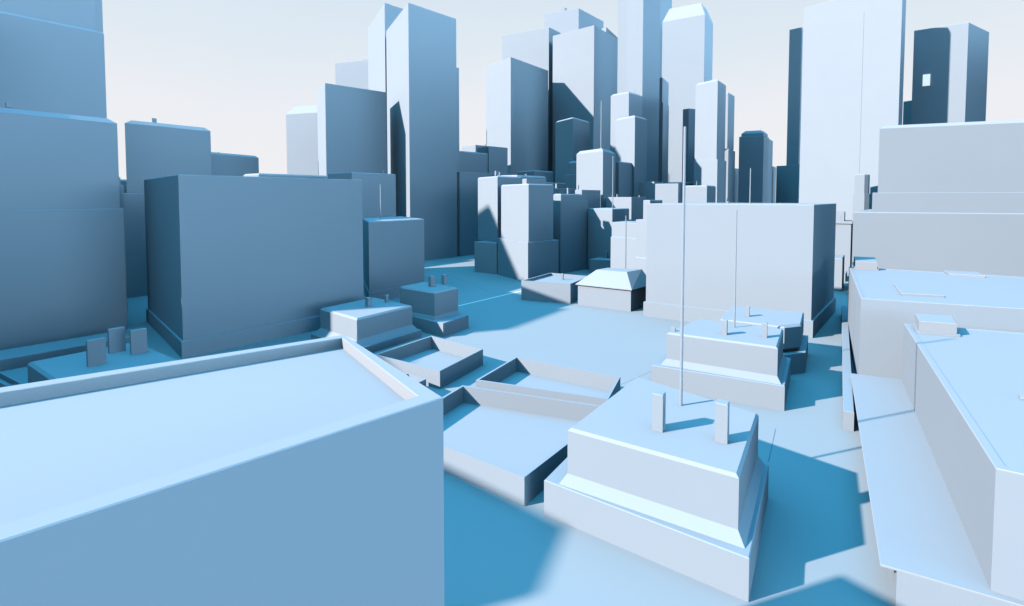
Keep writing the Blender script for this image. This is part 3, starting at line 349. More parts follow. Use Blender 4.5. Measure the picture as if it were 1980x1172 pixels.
  ('roof',[(142.449,[(-2.092,-26.13),(16.739,-1.949),(2.084,26.139),(-16.747,1.959)]),(144.649,[(-1.691,-21.71),(13.898,-1.692),(1.683,21.719),(-13.906,1.701)])],1,None,None,0),
  ('antenna',[(144.599,[(-7.535,-11.002),(-7.714,-10.826),(-7.966,-10.827),(-8.142,-11.006),(-8.14,-11.258),(-7.961,-11.434),(-7.71,-11.433),(-7.533,-11.254)]),(145.735,[(-7.596,-11.028),(-7.739,-10.886),(-7.94,-10.888),(-8.081,-11.031),(-8.08,-11.232),(-7.937,-11.374),(-7.735,-11.372),(-7.594,-11.229)])],1,None,None,0),
 ]),
 ('office_block', 'dark block at the foot of the lower slim slant-rimmed tower', 'building', 'blocks of the blue model city', (114.92, 554.86, 0), [
  ('wall',[(0,[(-8.898,-14.86),(11.832,11.393),(8.902,14.852),(-11.827,-11.401)]),(94.791,[(-8.898,-14.86),(11.832,11.393),(8.902,14.852),(-11.827,-11.401)])],0,None,None,0),
  ('roof',[(94.791,[(-8.898,-14.86),(11.832,11.393),(8.902,14.852),(-11.827,-11.401)]),(95.791,[(-8.925,-13.281),(10.54,11.371),(8.929,13.273),(-10.536,-11.379)])],1,None,None,0),
 ]),
 ('office_tower', 'slim tower with dark right side below the shadow striped tower', 'tower', 'blocks of the blue model city', (73.05, 657.36, 0), [
  ('wall',[(0,[(-3.919,-37.36),(20.944,1.129),(3.919,37.354),(-20.943,-1.135)]),(149.539,[(-3.919,-37.36),(20.944,1.129),(3.919,37.354),(-20.943,-1.135)])],0,None,None,0),
  ('roof',[(149.539,[(-3.919,-37.36),(20.944,1.129),(3.919,37.354),(-20.943,-1.135)]),(151.539,[(-3.587,-32.423),(18.205,1.313),(3.588,32.417),(-18.205,-1.319)])],1,None,None,0),
 ]),
 ('office_tower', 'pale tower with a chamfered top and a tall thin mast, front of the central cluster', 'tower', 'blocks of the blue model city', (83.06, 538.77, 0), [
  ('wall',[(0,[(0.326,-38.77),(19.328,-0.003),(-0.327,38.765),(-19.329,-0.003)]),(102.594,[(0.326,-38.77),(19.328,-0.003),(-0.327,38.765),(-19.329,-0.003)])],0,None,None,0),
  ('roof',[(102.594,[(0.326,-38.77),(19.328,-0.003),(-0.327,38.765),(-19.329,-0.003)]),(105.594,[(0.28,-32.046),(15.976,-0.025),(-0.282,32.041),(-15.977,0.02)])],1,None,None,0),
  ('antenna',[(105.544,[(1.312,-23.579),(1.045,-23.316),(0.669,-23.318),(0.406,-23.586),(0.409,-23.961),(0.676,-24.224),(1.051,-24.222),(1.315,-23.954)]),(150.767,[(1.222,-23.617),(1.008,-23.406),(0.708,-23.409),(0.497,-23.622),(0.499,-23.923),(0.713,-24.134),(1.013,-24.131),(1.224,-23.918)])],1,None,None,0),
 ]),
 ('office_block', 'two step dark block hidden left of the chamfered mast tower', 'building', 'blocks of the blue model city', (68.67, 582.97, 0), [
  ('lower_storey',[(0,[(7.362,-10.97),(12.32,-4.691),(-7.358,10.978),(-12.316,4.7)]),(84.412,[(7.362,-10.97),(12.32,-4.691),(-7.358,10.978),(-12.316,4.7)]),(84.712,[(7.313,-10.548),(11.899,-4.74),(-7.309,10.556),(-11.895,4.748)])],1,None,None,0),
  ('wall',[(84.722,[(7.55,-8.97),(11.888,-3.476),(-3.705,8.941),(-8.043,3.447)]),(96.981,[(7.55,-8.97),(11.888,-3.476),(-3.705,8.941),(-8.043,3.447)])],0,None,None,0),
  ('roof',[(96.981,[(7.55,-8.97),(11.888,-3.476),(-3.705,8.941),(-8.043,3.447)]),(98.981,[(7.193,-5.873),(8.804,-3.832),(-3.348,5.844),(-4.959,3.804)])],1,None,None,0),
 ]),
 ('office_block', 'low dark block with rounded rim at the foot of the leftmost central tower', 'building', 'blocks of the blue model city', (26.19, 612.73, 0), [
  ('wall',[(0,[(-2.313,-27.73),(20.096,0.65),(2.32,27.731),(-20.09,-0.649)]),(88.289,[(-2.313,-27.73),(20.096,0.65),(2.32,27.731),(-20.09,-0.649)])],0,None,None,0),
  ('roof',[(88.289,[(-2.313,-27.73),(20.096,0.65),(2.32,27.731),(-20.09,-0.649)]),(89.289,[(-2.238,-26.022),(18.865,0.704),(2.245,26.023),(-18.858,-0.703)])],1,None,None,0),
 ]),
 ('office_block', 'lowest dark roof edge between the podium pair and the central towers', 'building', 'blocks of the blue model city', (34.36, 541.39, 0), [
  ('wall',[(0,[(-6.692,-21.39),(19.215,11.42),(6.699,21.387),(-19.208,-11.423)]),(74.066,[(-6.692,-21.39),(19.215,11.42),(6.699,21.387),(-19.208,-11.423)])],0,None,None,0),
  ('roof',[(74.066,[(-6.692,-21.39),(19.215,11.42),(6.699,21.387),(-19.208,-11.423)]),(74.666,[(-6.789,-20.545),(18.374,11.323),(6.797,20.542),(-18.367,-11.326)])],1,None,None,0),
 ]),
 ('office_block', 'narrow dark block with a lit sliver, left of the leftmost central tower', 'building', 'blocks of the blue model city', (-17.94, 654.16, 0), [
  ('wall',[(0,[(-9.339,-14.16),(12.598,9.193),(9.332,14.169),(-12.606,-9.184)]),(119.949,[(-9.339,-14.16),(12.598,9.193),(9.332,14.169),(-12.606,-9.184)])],0,None,None,0),
  ('roof',[(119.949,[(-9.339,-14.16),(12.598,9.193),(9.332,14.169),(-12.606,-9.184)]),(120.349,[(-9.283,-13.516),(12.091,9.237),(9.276,13.526),(-12.098,-9.228)])],1,None,None,0),
 ]),
 ('office_block', 'small half lit block just left of the narrow dark block', 'building', 'blocks of the blue model city', (-34.44, 704.95, 0), [
  ('wall',[(0,[(1.761,-14.95),(11.169,-3.034),(-1.759,14.95),(-11.167,3.035)]),(123.982,[(1.761,-14.95),(11.169,-3.034),(-1.759,14.95),(-11.167,3.035)])],0,None,None,0),
  ('roof',[(123.982,[(1.761,-14.95),(11.169,-3.034),(-1.759,14.95),(-11.167,3.035)]),(124.282,[(1.772,-14.452),(10.794,-3.026),(-1.77,14.452),(-10.792,3.026)])],1,None,None,0),
  ('antenna',[(124.232,[(0.722,-4.768),(0.468,-4.518),(0.111,-4.52),(-0.14,-4.775),(-0.137,-5.132),(0.117,-5.382),(0.474,-5.38),(0.725,-5.125)]),(128.206,[(0.636,-4.805),(0.433,-4.604),(0.147,-4.606),(-0.054,-4.81),(-0.051,-5.095),(0.152,-5.296),(0.438,-5.294),(0.638,-5.09)])],1,None,None,0),
 ]),
 ('office_block', 'far block with its left end shaded, peeping out right of the twin towers', 'building', 'blocks of the blue model city', (-54.33, 781.11, 0), [
  ('wall',[(0,[(3.585,-21.11),(18.352,-5.902),(-3.589,21.119),(-18.355,5.911)]),(132.979,[(3.585,-21.11),(18.352,-5.902),(-3.589,21.119),(-18.355,5.911)])],0,None,None,0),
  ('roof',[(132.979,[(3.585,-21.11),(18.352,-5.902),(-3.589,21.119),(-18.355,5.911)]),(133.279,[(3.605,-20.659),(17.951,-5.884),(-3.609,20.668),(-17.954,5.893)])],1,None,None,0),
 ]),
 ('office_block', 'blue block with a slanted rim beside the twin towers, above the blue wall block', 'building', 'blocks of the blue model city', (-49.32, 624.72, 0), [
  ('wall',[(0,[(-14.359,-24.72),(22.19,18.483),(14.367,24.712),(-22.182,-18.491)]),(110.547,[(-14.359,-24.72),(22.19,18.483),(14.367,24.712),(-22.182,-18.491)])],0,None,None,0),
  ('roof',[(110.547,[(-14.359,-24.72),(22.19,18.483),(14.367,24.712),(-22.182,-18.491)]),(112.047,[(-14.605,-22.223),(19.618,18.23),(14.613,22.216),(-19.61,-18.238)])],1,None,None,0),
 ]),
 ('office_block', 'blue wall block under the slanted rim one, meeting the ground behind the plaza', 'building', 'blocks of the blue model city', (-31.04, 583.87, 0), [
  ('wall',[(0,[(-21.884,-31.87),(28.141,26.883),(21.883,31.867),(-28.143,-26.886)]),(85.648,[(-21.884,-31.87),(28.141,26.883),(21.883,31.867),(-28.143,-26.886)])],0,None,None,0),
  ('roof',[(85.648,[(-21.884,-31.87),(28.141,26.883),(21.883,31.867),(-28.143,-26.886)]),(85.948,[(-21.925,-31.454),(27.712,26.841),(21.923,31.451),(-27.713,-26.845)])],1,None,None,0),
 ]),
 ('office_tower', 'slender pale two tier tower with a slant-rimmed top, right of the tapered crown tower', 'tower', 'blocks of the blue model city', (217.81, 599.24, 0), [
  ('lower_tier',[(0,[(-1.942,-26.24),(18.584,2.114),(1.939,26.246),(-18.587,-2.108)]),(99.963,[(-1.942,-26.24),(18.584,2.114),(1.939,26.246),(-18.587,-2.108)]),(100.163,[(-1.938,-25.893),(18.34,2.117),(1.935,25.899),(-18.342,-2.111)])],1,None,None,0),
  ('wall',[(100.173,[(-2.255,-24.24),(16.678,2.116),(1.939,27.097),(-16.994,0.741)]),(182.268,[(-2.255,-24.24),(16.678,2.116),(1.939,27.097),(-16.994,0.741)])],0,None,None,0),
  ('roof',[(182.268,[(-2.255,-24.24),(16.678,2.116),(1.939,27.097),(-16.994,0.741)]),(184.768,[(-2.041,-19.486),(13.577,2.256),(1.725,22.343),(-13.893,0.601)])],1,None,None,0),
 ]),
 ('office_tower', 'shaded two tier tower close behind the slender pale one', 'tower', 'blocks of the blue model city', (274.09, 687.13, 0), [
  ('lower_tier',[(0,[(-13.214,-29.13),(13.023,15.043),(13.221,29.135),(-13.016,-15.039)]),(118.955,[(-13.214,-29.13),(13.023,15.043),(13.221,29.135),(-13.016,-15.039)]),(119.155,[(-13.004,-28.384),(12.824,15.1),(13.01,28.389),(-12.817,-15.095)])],1,None,None,0),
  ('wall',[(119.165,[(-13.963,-27.13),(3.433,-3.648),(1.652,4.549),(-15.744,-18.933)]),(185.571,[(-13.963,-27.13),(3.433,-3.648),(1.652,4.549),(-15.744,-18.933)])],0,None,None,0),
  ('roof',[(185.571,[(-13.963,-27.13),(3.433,-3.648),(1.652,4.549),(-15.744,-18.933)]),(187.571,[(-12.945,-22.396),(1.286,-3.186),(0.634,-0.185),(-13.597,-19.394)])],1,None,None,0),
 ]),
 ('office_tower', 'dark mid height block between the tallest pole and the slender pale tower', 'tower', 'blocks of the blue model city', (235.8, 722.27, 0), [
  ('wall',[(0,[(-4.601,-6.27),(10.397,-0.0),(4.594,6.27),(-10.403,-0.0)]),(175.812,[(-4.601,-6.27),(10.397,-0.0),(4.594,6.27),(-10.403,-0.0)])],0,None,None,0),
  ('roof',[(175.812,[(-4.601,-6.27),(10.397,-0.0),(4.594,6.27),(-10.403,-0.0)]),(176.312,[(-4.471,-5.674),(9.544,0.185),(4.465,5.674),(-9.551,-0.185)])],1,None,None,0),
 ]),
 ('office_tower', 'thin dark two tier tower right against the tallest central tower', 'tower', 'blocks of the blue model city', (196.96, 709.19, 0), [
  ('lower_tier',[(0,[(-5.181,-13.19),(9.091,10.081),(5.18,13.195),(-9.092,-10.075)]),(180.516,[(-5.181,-13.19),(9.091,10.081),(5.18,13.195),(-9.092,-10.075)]),(180.716,[(-5.233,-12.893),(8.828,10.035),(5.232,12.898),(-8.829,-10.029)])],1,None,None,0),
  ('wall',[(180.726,[(-5.692,-11.19),(12.108,23.198),(8.978,25.69),(-8.822,-8.698)]),(212.322,[(-5.692,-11.19),(12.108,23.198),(8.978,25.69),(-8.822,-8.698)])],0,None,None,0),
  ('roof',[(212.322,[(-5.692,-11.19),(12.108,23.198),(8.978,25.69),(-8.822,-8.698)]),(212.622,[(-5.791,-10.728),(11.728,23.117),(9.077,25.228),(-8.442,-8.617)])],1,None,None,0),
 ]),
 ('office_block', 'small block with a diagonal shadow just above the rim of the large pale box', 'building', 'blocks of the blue model city', (133.05, 464.29, 0), [
  ('wall',[(0,[(5.952,-9.29),(9.95,-3.371),(-5.956,9.295),(-9.954,3.376)]),(71.445,[(5.952,-9.29),(9.95,-3.371),(-5.956,9.295),(-9.954,3.376)])],0,None,None,0),
  ('roof',[(71.445,[(5.952,-9.29),(9.95,-3.371),(-5.956,9.295),(-9.954,3.376)]),(71.745,[(5.885,-8.853),(9.546,-3.433),(-5.889,8.859),(-9.55,3.438)])],1,None,None,0),
 ]),
 ('office_block', 'small pale block with a thin pole just above the rim of the large pale box', 'building', 'blocks of the blue model city', (141.62, 409.04, 0), [
  ('wall',[(0,[(-0.085,-14.04),(12.972,3.784),(0.086,14.045),(-12.971,-3.779)]),(68.063,[(-0.085,-14.04),(12.972,3.784),(0.086,14.045),(-12.971,-3.779)])],0,None,None,0),
  ('roof',[(68.063,[(-0.085,-14.04),(12.972,3.784),(0.086,14.045),(-12.971,-3.779)]),(68.863,[(-0.239,-12.895),(11.872,3.637),(0.239,12.901),(-11.872,-3.632)])],1,None,None,0),
  ('antenna',[(68.813,[(-5.661,-8.936),(-5.806,-8.793),(-6.01,-8.794),(-6.153,-8.94),(-6.152,-9.144),(-6.007,-9.287),(-5.802,-9.286),(-5.659,-9.14)]),(72.147,[(-5.71,-8.957),(-5.826,-8.842),(-5.989,-8.844),(-6.104,-8.96),(-6.103,-9.123),(-5.986,-9.238),(-5.823,-9.236),(-5.709,-9.12)])],1,None,None,0),
 ]),
 ('office_block', 'tiny low block left of the large pale box rim', 'building', 'blocks of the blue model city', (112.08, 431.74, 0), [
  ('wall',[(0,[(-5.368,-11.74),(9.405,6.969),(5.363,11.743),(-9.41,-6.966)]),(57.605,[(-5.368,-11.74),(9.405,6.969),(5.363,11.743),(-9.41,-6.966)])],0,None,None,0),
  ('roof',[(57.605,[(-5.368,-11.74),(9.405,6.969),(5.363,11.743),(-9.41,-6.966)]),(58.005,[(-5.379,-11.108),(8.889,6.96),(5.374,11.111),(-8.893,-6.957)])],1,None,None,0),
 ]),
 ('office_block', 'low black block behind the tiny low block, in the shadow of the tallest tower', 'building', 'blocks of the blue model city', (154.66, 583.99, 0), [
  ('wall',[(0,[(-8.347,-23.99),(21.352,13.622),(8.344,23.981),(-21.356,-13.631)]),(75.944,[(-8.347,-23.99),(21.352,13.622),(8.344,23.981),(-21.356,-13.631)])],0,None,None,0),
  ('roof',[(75.944,[(-8.347,-23.99),(21.352,13.622),(8.344,23.981),(-21.356,-13.631)]),(76.244,[(-8.396,-23.568),(20.931,13.574),(8.392,23.559),(-20.935,-13.583)])],1,None,None,0),
 ]),
 ('office_block', 'low dark roof peeping over the small block with the diagonal shadow', 'building', 'blocks of the blue model city', (190.37, 610.95, 0), [
  ('wall',[(0,[(-5.377,-20.95),(19.089,10.034),(5.382,20.949),(-19.083,-10.035)]),(75.959,[(-5.377,-20.95),(19.089,10.034),(5.382,20.949),(-19.083,-10.035)])],0,None,None,0),
  ('roof',[(75.959,[(-5.377,-20.95),(19.089,10.034),(5.382,20.949),(-19.083,-10.035)]),(76.759,[(-5.507,-19.824),(17.967,9.905),(5.512,19.823),(-17.962,-9.906)])],1,None,None,0),
 ]),
 ('setback_tower', 'black looking tower with a stepped crown standing against the sky gap', 'tower', None, (281.3, 634.62, 0), [
  ('wall',[(0,[(4.441,-14.62),(19.145,4.069),(-4.436,14.612),(-19.14,-4.077)]),(129.746,[(4.441,-14.62),(19.145,4.069),(-4.436,14.612),(-19.14,-4.077)])],0,None,None,0),
  ('roof',[(129.746,[(4.441,-14.62),(19.145,4.069),(-4.436,14.612),(-19.14,-4.077)]),(130.046,[(4.35,-14.251),(18.672,3.952),(-4.345,14.243),(-18.666,-3.96)])],1,None,None,0),
  ('crown',[(130.056,[(4.469,-13.12),(16.617,2.079),(-4.133,12.129),(-16.281,-3.07)]),(133.42,[(4.469,-13.12),(16.617,2.079),(-4.133,12.129),(-16.281,-3.07)]),(136.82,[(3.508,-8.877),(11.302,0.875),(-3.172,7.885),(-10.966,-1.866)])],1,None,None,0),
  ('antenna',[(136.77,[(-3.684,-24.484),(-3.874,-24.297),(-4.141,-24.299),(-4.328,-24.489),(-4.326,-24.756),(-4.136,-24.943),(-3.87,-24.941),(-3.682,-24.751)]),(136.36,[(-3.748,-24.511),(-3.9,-24.362),(-4.114,-24.363),(-4.264,-24.515),(-4.262,-24.729),(-4.11,-24.878),(-3.897,-24.877),(-3.747,-24.725)])],1,None,None,0),
 ]),
 ('office_block', 'dark shoulder block behind the right side of the black looking tower', 'building', 'blocks of the blue model city', (329.29, 706.25, 0), [
  ('wall',[(0,[(-11.336,-26.25),(14.875,14.281),(11.333,26.255),(-14.878,-14.276)]),(133.937,[(-11.336,-26.25),(14.875,14.281),(11.333,26.255),(-14.878,-14.276)])],0,None,None,0),
  ('roof',[(133.937,[(-11.336,-26.25),(14.875,14.281),(11.333,26.255),(-14.878,-14.276)]),(134.537,[(-11.131,-24.828),(14.222,14.375),(11.128,24.833),(-14.225,-14.37)])],1,None,None,0),
 ]),
 ('office_block', 'low dark block at the lower right of the black looking tower', 'building', 'blocks of the blue model city', (364.05, 769.87, 0), [
  ('wall',[(0,[(-15.826,-29.87),(21.485,25.367),(15.833,29.868),(-21.477,-25.369)]),(103.481,[(-15.826,-29.87),(21.485,25.367),(15.833,29.868),(-21.477,-25.369)])],0,None,None,0),
  ('roof',[(103.481,[(-15.826,-29.87),(21.485,25.367),(15.833,29.868),(-21.477,-25.369)]),(104.681,[(-16.16,-27.686),(19.465,25.057),(16.168,27.684),(-19.458,-25.06)])],1,None,None,0),
 ]),
 ('office_block', 'low dark block in the gap left of the black looking tower', 'building', 'blocks of the blue model city', (323.6, 793.96, 0), [
  ('wall',[(0,[(-19.274,-33.96),(22.891,28.465),(19.282,33.963),(-22.883,-28.462)]),(102.142,[(-19.274,-33.96),(22.891,28.465),(19.282,33.963),(-22.883,-28.462)])],0,None,None,0),
  ('roof',[(102.142,[(-19.274,-33.96),(22.891,28.465),(19.282,33.963),(-22.883,-28.462)]),(102.442,[(-19.27,-33.419),(22.531,28.467),(19.278,33.422),(-22.523,-28.464)])],1,None,None,0),
 ]),
 ('office_tower', 'narrow dark tower with a wider base left of the huge pale tower', 'tower', None, (383.33, 752.87, 0), [
  ('podium',[(0,[(2.434,-20.87),(16.467,-3.066),(-2.442,20.867),(-16.475,3.063)]),(103.502,[(2.434,-20.87),(16.467,-3.066),(-2.442,20.867),(-16.475,3.063)]),(103.702,[(2.434,-20.547),(16.212,-3.066),(-2.442,20.544),(-16.221,3.063)])],1,None,None,0),
  ('wall',[(103.712,[(4.166,-16.87),(10.3,-9.304),(-0.712,2.786),(-6.846,-4.78)]),(287.075,[(4.166,-16.87),(10.3,-9.304),(-0.712,2.786),(-6.846,-4.78)])],0,None,None,0),
  ('roof',[(287.075,[(4.166,-16.87),(10.3,-9.304),(-0.712,2.786),(-6.846,-4.78)]),(287.375,[(4.153,-16.41),(9.904,-9.316),(-0.699,2.326),(-6.45,-4.769)])],1,None,None,0),
 ]),
 ('slab_tower', 'huge pale slab tower with a raised front bay cut by the frame top at right', 'tower', None, (285.25, 464.14, 0), [
  ('wall',[(0,[(18.345,-34.14),(24.298,-30.091),(-18.342,34.14),(-24.295,30.09)]),(228.882,[(18.345,-34.14),(24.298,-30.091),(-18.342,34.14),(-24.295,30.09)])],0,None,None,0),
  ('roof',[(228.882,[(18.345,-34.14),(24.298,-30.091),(-18.342,34.14),(-24.295,30.09)]),(229.182,[(18.427,-33.721),(23.884,-30.01),(-18.424,33.721),(-23.881,30.009)])],1,None,None,0),
  ('front_bay',[(0,[(3.354,-11.559),(-21.101,25.28),(-21.268,25.169),(3.188,-11.67)]),(212.064,[(3.354,-11.559),(-21.101,25.28),(-21.268,25.169),(3.188,-11.67)]),(212.164,[(3.216,-11.531),(-21.129,25.141),(-21.129,25.141),(3.216,-11.531)])],1,None,None,0),
 ]),
 ('office_tower', 'dark tower with a lit corner strip and small square panel standing alone at right', 'tower', None, (372.55, 467.02, 0), [
  ('wall',[(0,[(-5.915,-24.02),(33.232,1.798),(5.913,24.027),(-33.235,-1.791)]),(200.356,[(-5.915,-24.02),(33.232,1.798),(5.913,24.027),(-33.235,-1.791)])],0,None,None,0),
  ('roof',[(200.356,[(-5.915,-24.02),(33.232,1.798),(5.913,24.027),(-33.235,-1.791)]),(200.656,[(-5.897,-23.648),(32.726,1.824),(5.894,23.656),(-32.728,-1.816)])],1,None,None,0),
  ('glow_panel',[(153.261,[(-28.402,-6.986),(-24.629,-10.057),(-24.023,-9.312),(-27.796,-6.242)]),(153.261,[(-28.43,-6.989),(-24.626,-10.085),(-23.995,-9.309),(-27.799,-6.214)]),(162.705,[(-28.43,-6.989),(-24.626,-10.085),(-23.995,-9.309),(-27.799,-6.214)])],1,None,None,2),  # panel with its own glow, bright where no sun reaches
 ]),
 ('office_block', 'low dark block between the huge pale slab tower and the lone dark tower', 'building', 'blocks of the blue model city', (384.41, 521.15, 0), [
  ('wall',[(0,[(-4.726,-21.15),(13.865,2.395),(4.735,21.154),(-13.856,-2.391)]),(150.46,[(-4.726,-21.15),(13.865,2.395),(4.735,21.154),(-13.856,-2.391)])],0,None,None,0),
  ('roof',[(150.46,[(-4.726,-21.15),(13.865,2.395),(4.735,21.154),(-13.856,-2.391)]),(150.76,[(-4.666,-20.589),(13.513,2.433),(4.675,20.593),(-13.504,-2.429)])],1,None,None,0),
 ]),
 ('flat_roof_building', 'flat roofed block with three low roof hatches, in the right middle ground', 'building', 'blocks of the blue model city', (153.96, 190.36, 0), [
  ('wall',[(0,[(-3.965,-43.194),(53.583,16.068),(-3.076,51.633),(-46.536,-24.52)]),(28.85,[(-3.965,-43.194),(53.583,16.068),(-3.076,51.633),(-46.536,-24.52)])],0,None,None,0),
  ('roof',[(28.85,[(-3.965,-43.194),(53.583,16.068),(-3.076,51.633),(-46.536,-24.52)]),(29.0,[(-3.994,-43.051),(53.393,16.046),(-3.034,51.465),(-46.365,-24.464)]),(29.0,[(-4.176,-42.119),(52.162,15.897),(-2.759,50.372),(-45.258,-24.098)]),(28.88,[(-4.188,-42.059),(52.083,15.888),(-2.742,50.301),(-45.187,-24.074)])],1,None,None,0),
  ('roof_box',[(28.9,[(-5.715,43.723),(2.089,39.547),(14.749,60.092),(6.829,65.051)]),(29.5,[(-5.715,43.723),(2.089,39.547),(14.749,60.092),(6.829,65.051)]),(29.52,[(-5.02,43.918),(1.91,40.21),(14.062,59.932),(6.999,64.354)]),(32.2,[(-5.02,43.918),(1.91,40.21),(14.062,59.932),(6.999,64.354)]),(32.3,[(-4.881,43.957),(1.874,40.343),(13.925,59.9),(7.033,64.215)])],1,None,None,0),
  ('roof_slab',[(28.87,[(-30.345,-19.114),(-19.449,-22.684),(-9.742,-3.73),(-18.003,1.834)]),(29.45,[(-30.345,-19.114),(-19.449,-22.684),(-9.742,-3.73),(-18.003,1.834)]),(29.6,[(-30.121,-19.03),(-19.524,-22.502),(-9.936,-3.78),(-17.954,1.621)])],1,None,None,0),
  ('roof_slab',[(28.87,[(20.638,25.638),(29.83,19.325),(36.009,30.061),(25.948,34.667)]),(29.55,[(20.638,25.638),(29.83,19.325),(36.009,30.061),(25.948,34.667)]),(29.7,[(20.838,25.682),(29.781,19.54),(35.797,29.993),(26.009,34.474)])],1,None,None,0),
 ]),
 ('service_wall', 'thin low block squeezed along the left side of the hatched flat roof', 'wall', None, (127.68, 205.33, 0), [
  ('wall',[(0,[(-40.025,-68.67),(42.075,67.43),(40.02,68.67),(-42.08,-67.43)]),(4.9,[(-40.025,-68.67),(42.075,67.43),(40.02,68.67),(-42.08,-67.43)]),(5,[(-40.059,-68.532),(41.938,67.396),(40.054,68.533),(-41.943,-67.396)])],1,None,None,0),
 ]),
 ('terrace_block', 'long low terrace block sloping away along the lower right edge', 'building', 'blocks of the blue model city', (107.64, 104.03, 0), [
  ('wall',[(0,[(-52.147,-28.163),(-9.427,-54.171),(64.174,23.966),(-2.611,58.381)]),(6.2,[(-52.147,-28.163),(-9.427,-54.171),(64.174,23.966),(-2.611,58.381)])],0,None,None,0),
  ('roof',[(6.2,[(-53.855,-27.123),(-9.427,-54.171),(64.174,23.966),(-4.389,59.298)]),(6.42,[(-53.855,-27.123),(-9.427,-54.171),(64.174,23.966),(-4.389,59.298)]),(6.5,[(-53.747,-27.095),(-9.441,-54.069),(64.043,23.943),(-4.357,59.191)])],1,None,None,0),
 ]),
 ('flat_roof_building', 'near block with a grooved roof edge and a raised skylight box on its corner', 'building', 'blocks of the blue model city', (107.27, 104.31, 6.51), [
  ('wall',[(0.0,[(-24.138,-45.913),(59.83,27.085),(6.398,51.618),(-42.083,-32.771)]),(16.94,[(-24.138,-45.913),(59.83,27.085),(6.398,51.618),(-42.083,-32.771)])],0,None,None,0),
  ('roof',[(16.94,[(-24.138,-45.913),(59.83,27.085),(6.398,51.618),(-42.083,-32.771)]),(17.09,[(-24.144,-45.759),(59.611,27.053),(6.447,51.463),(-41.925,-32.738)]),(17.09,[(-24.205,-44.315),(57.548,26.757),(6.913,50.006),(-40.442,-32.424)]),(16.97,[(-24.207,-44.251),(57.456,26.744),(6.934,49.941),(-40.376,-32.41)])],1,None,None,0),
  ('skylight_box',[(16.99,[(1.353,40.187),(10.177,36.383),(17.854,47.82),(8.172,50.972)]),(17.49,[(1.353,40.187),(10.177,36.383),(17.854,47.82),(8.172,50.972)]),(17.51,[(2.383,40.505),(9.92,37.256),(16.757,47.441),(8.473,50.138)]),(20.19,[(2.383,40.505),(9.92,37.256),(16.757,47.441),(8.473,50.138)]),(20.29,[(2.53,40.551),(9.883,37.38),(16.6,47.387),(8.516,50.019)])],1,None,None,0),
  ('roof_slab',[(16.96,[(-15.734,-8.033),(-14.066,-8.53),(-12.114,-5.991),(-13.774,-5.73)]),(17.34,[(-15.734,-8.033),(-14.066,-8.53),(-12.114,-5.991),(-13.774,-5.73)]),(17.49,[(-15.471,-7.955),(-14.122,-8.357),(-12.387,-6.1),(-13.714,-5.891)])],1,None,None,0),
 ]),
 ('flat_roof_building', 'broad pale block with a thin sunlit roof behind the hatched flat roof', 'building', 'blocks of the blue model city', (301.95, 338.04, 0), [
  ('wall',[(0,[(34.468,-68.44),(96.651,11.484),(-34.473,68.438),(-96.655,-11.485)]),(50.9,[(34.468,-68.44),(96.651,11.484),(-34.473,68.438),(-96.655,-11.485)])],0,None,None,0),
  ('roof',[(50.9,[(34.468,-68.44),(96.651,11.484),(-34.473,68.438),(-96.655,-11.485)]),(51.3,[(34.343,-67.949),(96.019,11.322),(-34.347,67.948),(-96.023,-11.324)])],1,None,None,0),
 ]),
 ('setback_block', 'tall pale setback block with a long ledge at the right edge', 'building', 'blocks of the blue model city', (321.27, 320.88, 51.31), [
  ('lower_tier',[(0.0,[(-97.902,16.12),(67.196,-55.592),(97.899,-16.129),(-67.199,55.583)]),(11.49,[(-97.902,16.12),(67.196,-55.592),(97.899,-16.129),(-67.199,55.583)]),(11.69,[(-97.586,16.201),(67.133,-55.346),(97.583,-16.209),(-67.137,55.338)])],1,None,None,0),
  ('wall',[(11.7,[(-91.968,20.12),(59.372,-45.616),(81.479,-17.202),(-69.862,48.533)]),(51.537,[(-91.968,20.12),(59.372,-45.616),(81.479,-17.202),(-69.862,48.533)])],0,None,None,0),
  ('roof',[(51.537,[(-91.968,20.12),(59.372,-45.616),(81.479,-17.202),(-69.862,48.533)]),(53.537,[(-88.49,21.008),(58.684,-42.918),(78.0,-18.09),(-69.173,45.836)])],1,None,None,0),
 ]),
 ('office_block', 'small two step block with a cut corner peeping out left of the tall setback block', 'building', 'blocks of the blue model city', (278.15, 431.63, 0), [
  ('lower_tier',[(0,[(-2.221,-5.946),(1.793,-5.505),(8.438,2.91),(0.22,9.606),(-8.208,-1.067)]),(62.826,[(-2.221,-5.946),(1.793,-5.505),(8.438,2.91),(0.22,9.606),(-8.208,-1.067)]),(62.926,[(-2.19,-5.842),(1.74,-5.41),(8.298,2.895),(0.236,9.465),(-8.068,-1.052)])],1,None,None,0),
  ('wall',[(62.936,[(-1.975,-5.114),(1.373,-4.746),(7.322,2.788),(0.345,8.473),(-7.092,-0.945)]),(77.736,[(-1.975,-5.114),(1.373,-4.746),(7.322,2.788),(0.345,8.473),(-7.092,-0.945)])],0,None,None,0),
  ('roof',[(77.736,[(-1.975,-5.114),(1.373,-4.746),(7.322,2.788),(0.345,8.473),(-7.092,-0.945)]),(78.336,[(-1.791,-4.49),(1.057,-4.177),(6.485,2.696),(0.438,7.623),(-6.255,-0.853)])],1,None,None,0),
 ]),
 ('office_block', 'narrow pale block with a stepped top in the slit right of the large pale box', 'building', 'blocks of the blue model city', (266.51, 440.73, 0), [
  ('wall',[(0,[(-0.731,-15.73),(13.598,5.483),(0.728,15.732),(-13.601,-5.481)]),(39.355,[(-0.731,-15.73),(13.598,5.483),(0.728,15.732),(-13.601,-5.481)])],0,None,None,0),
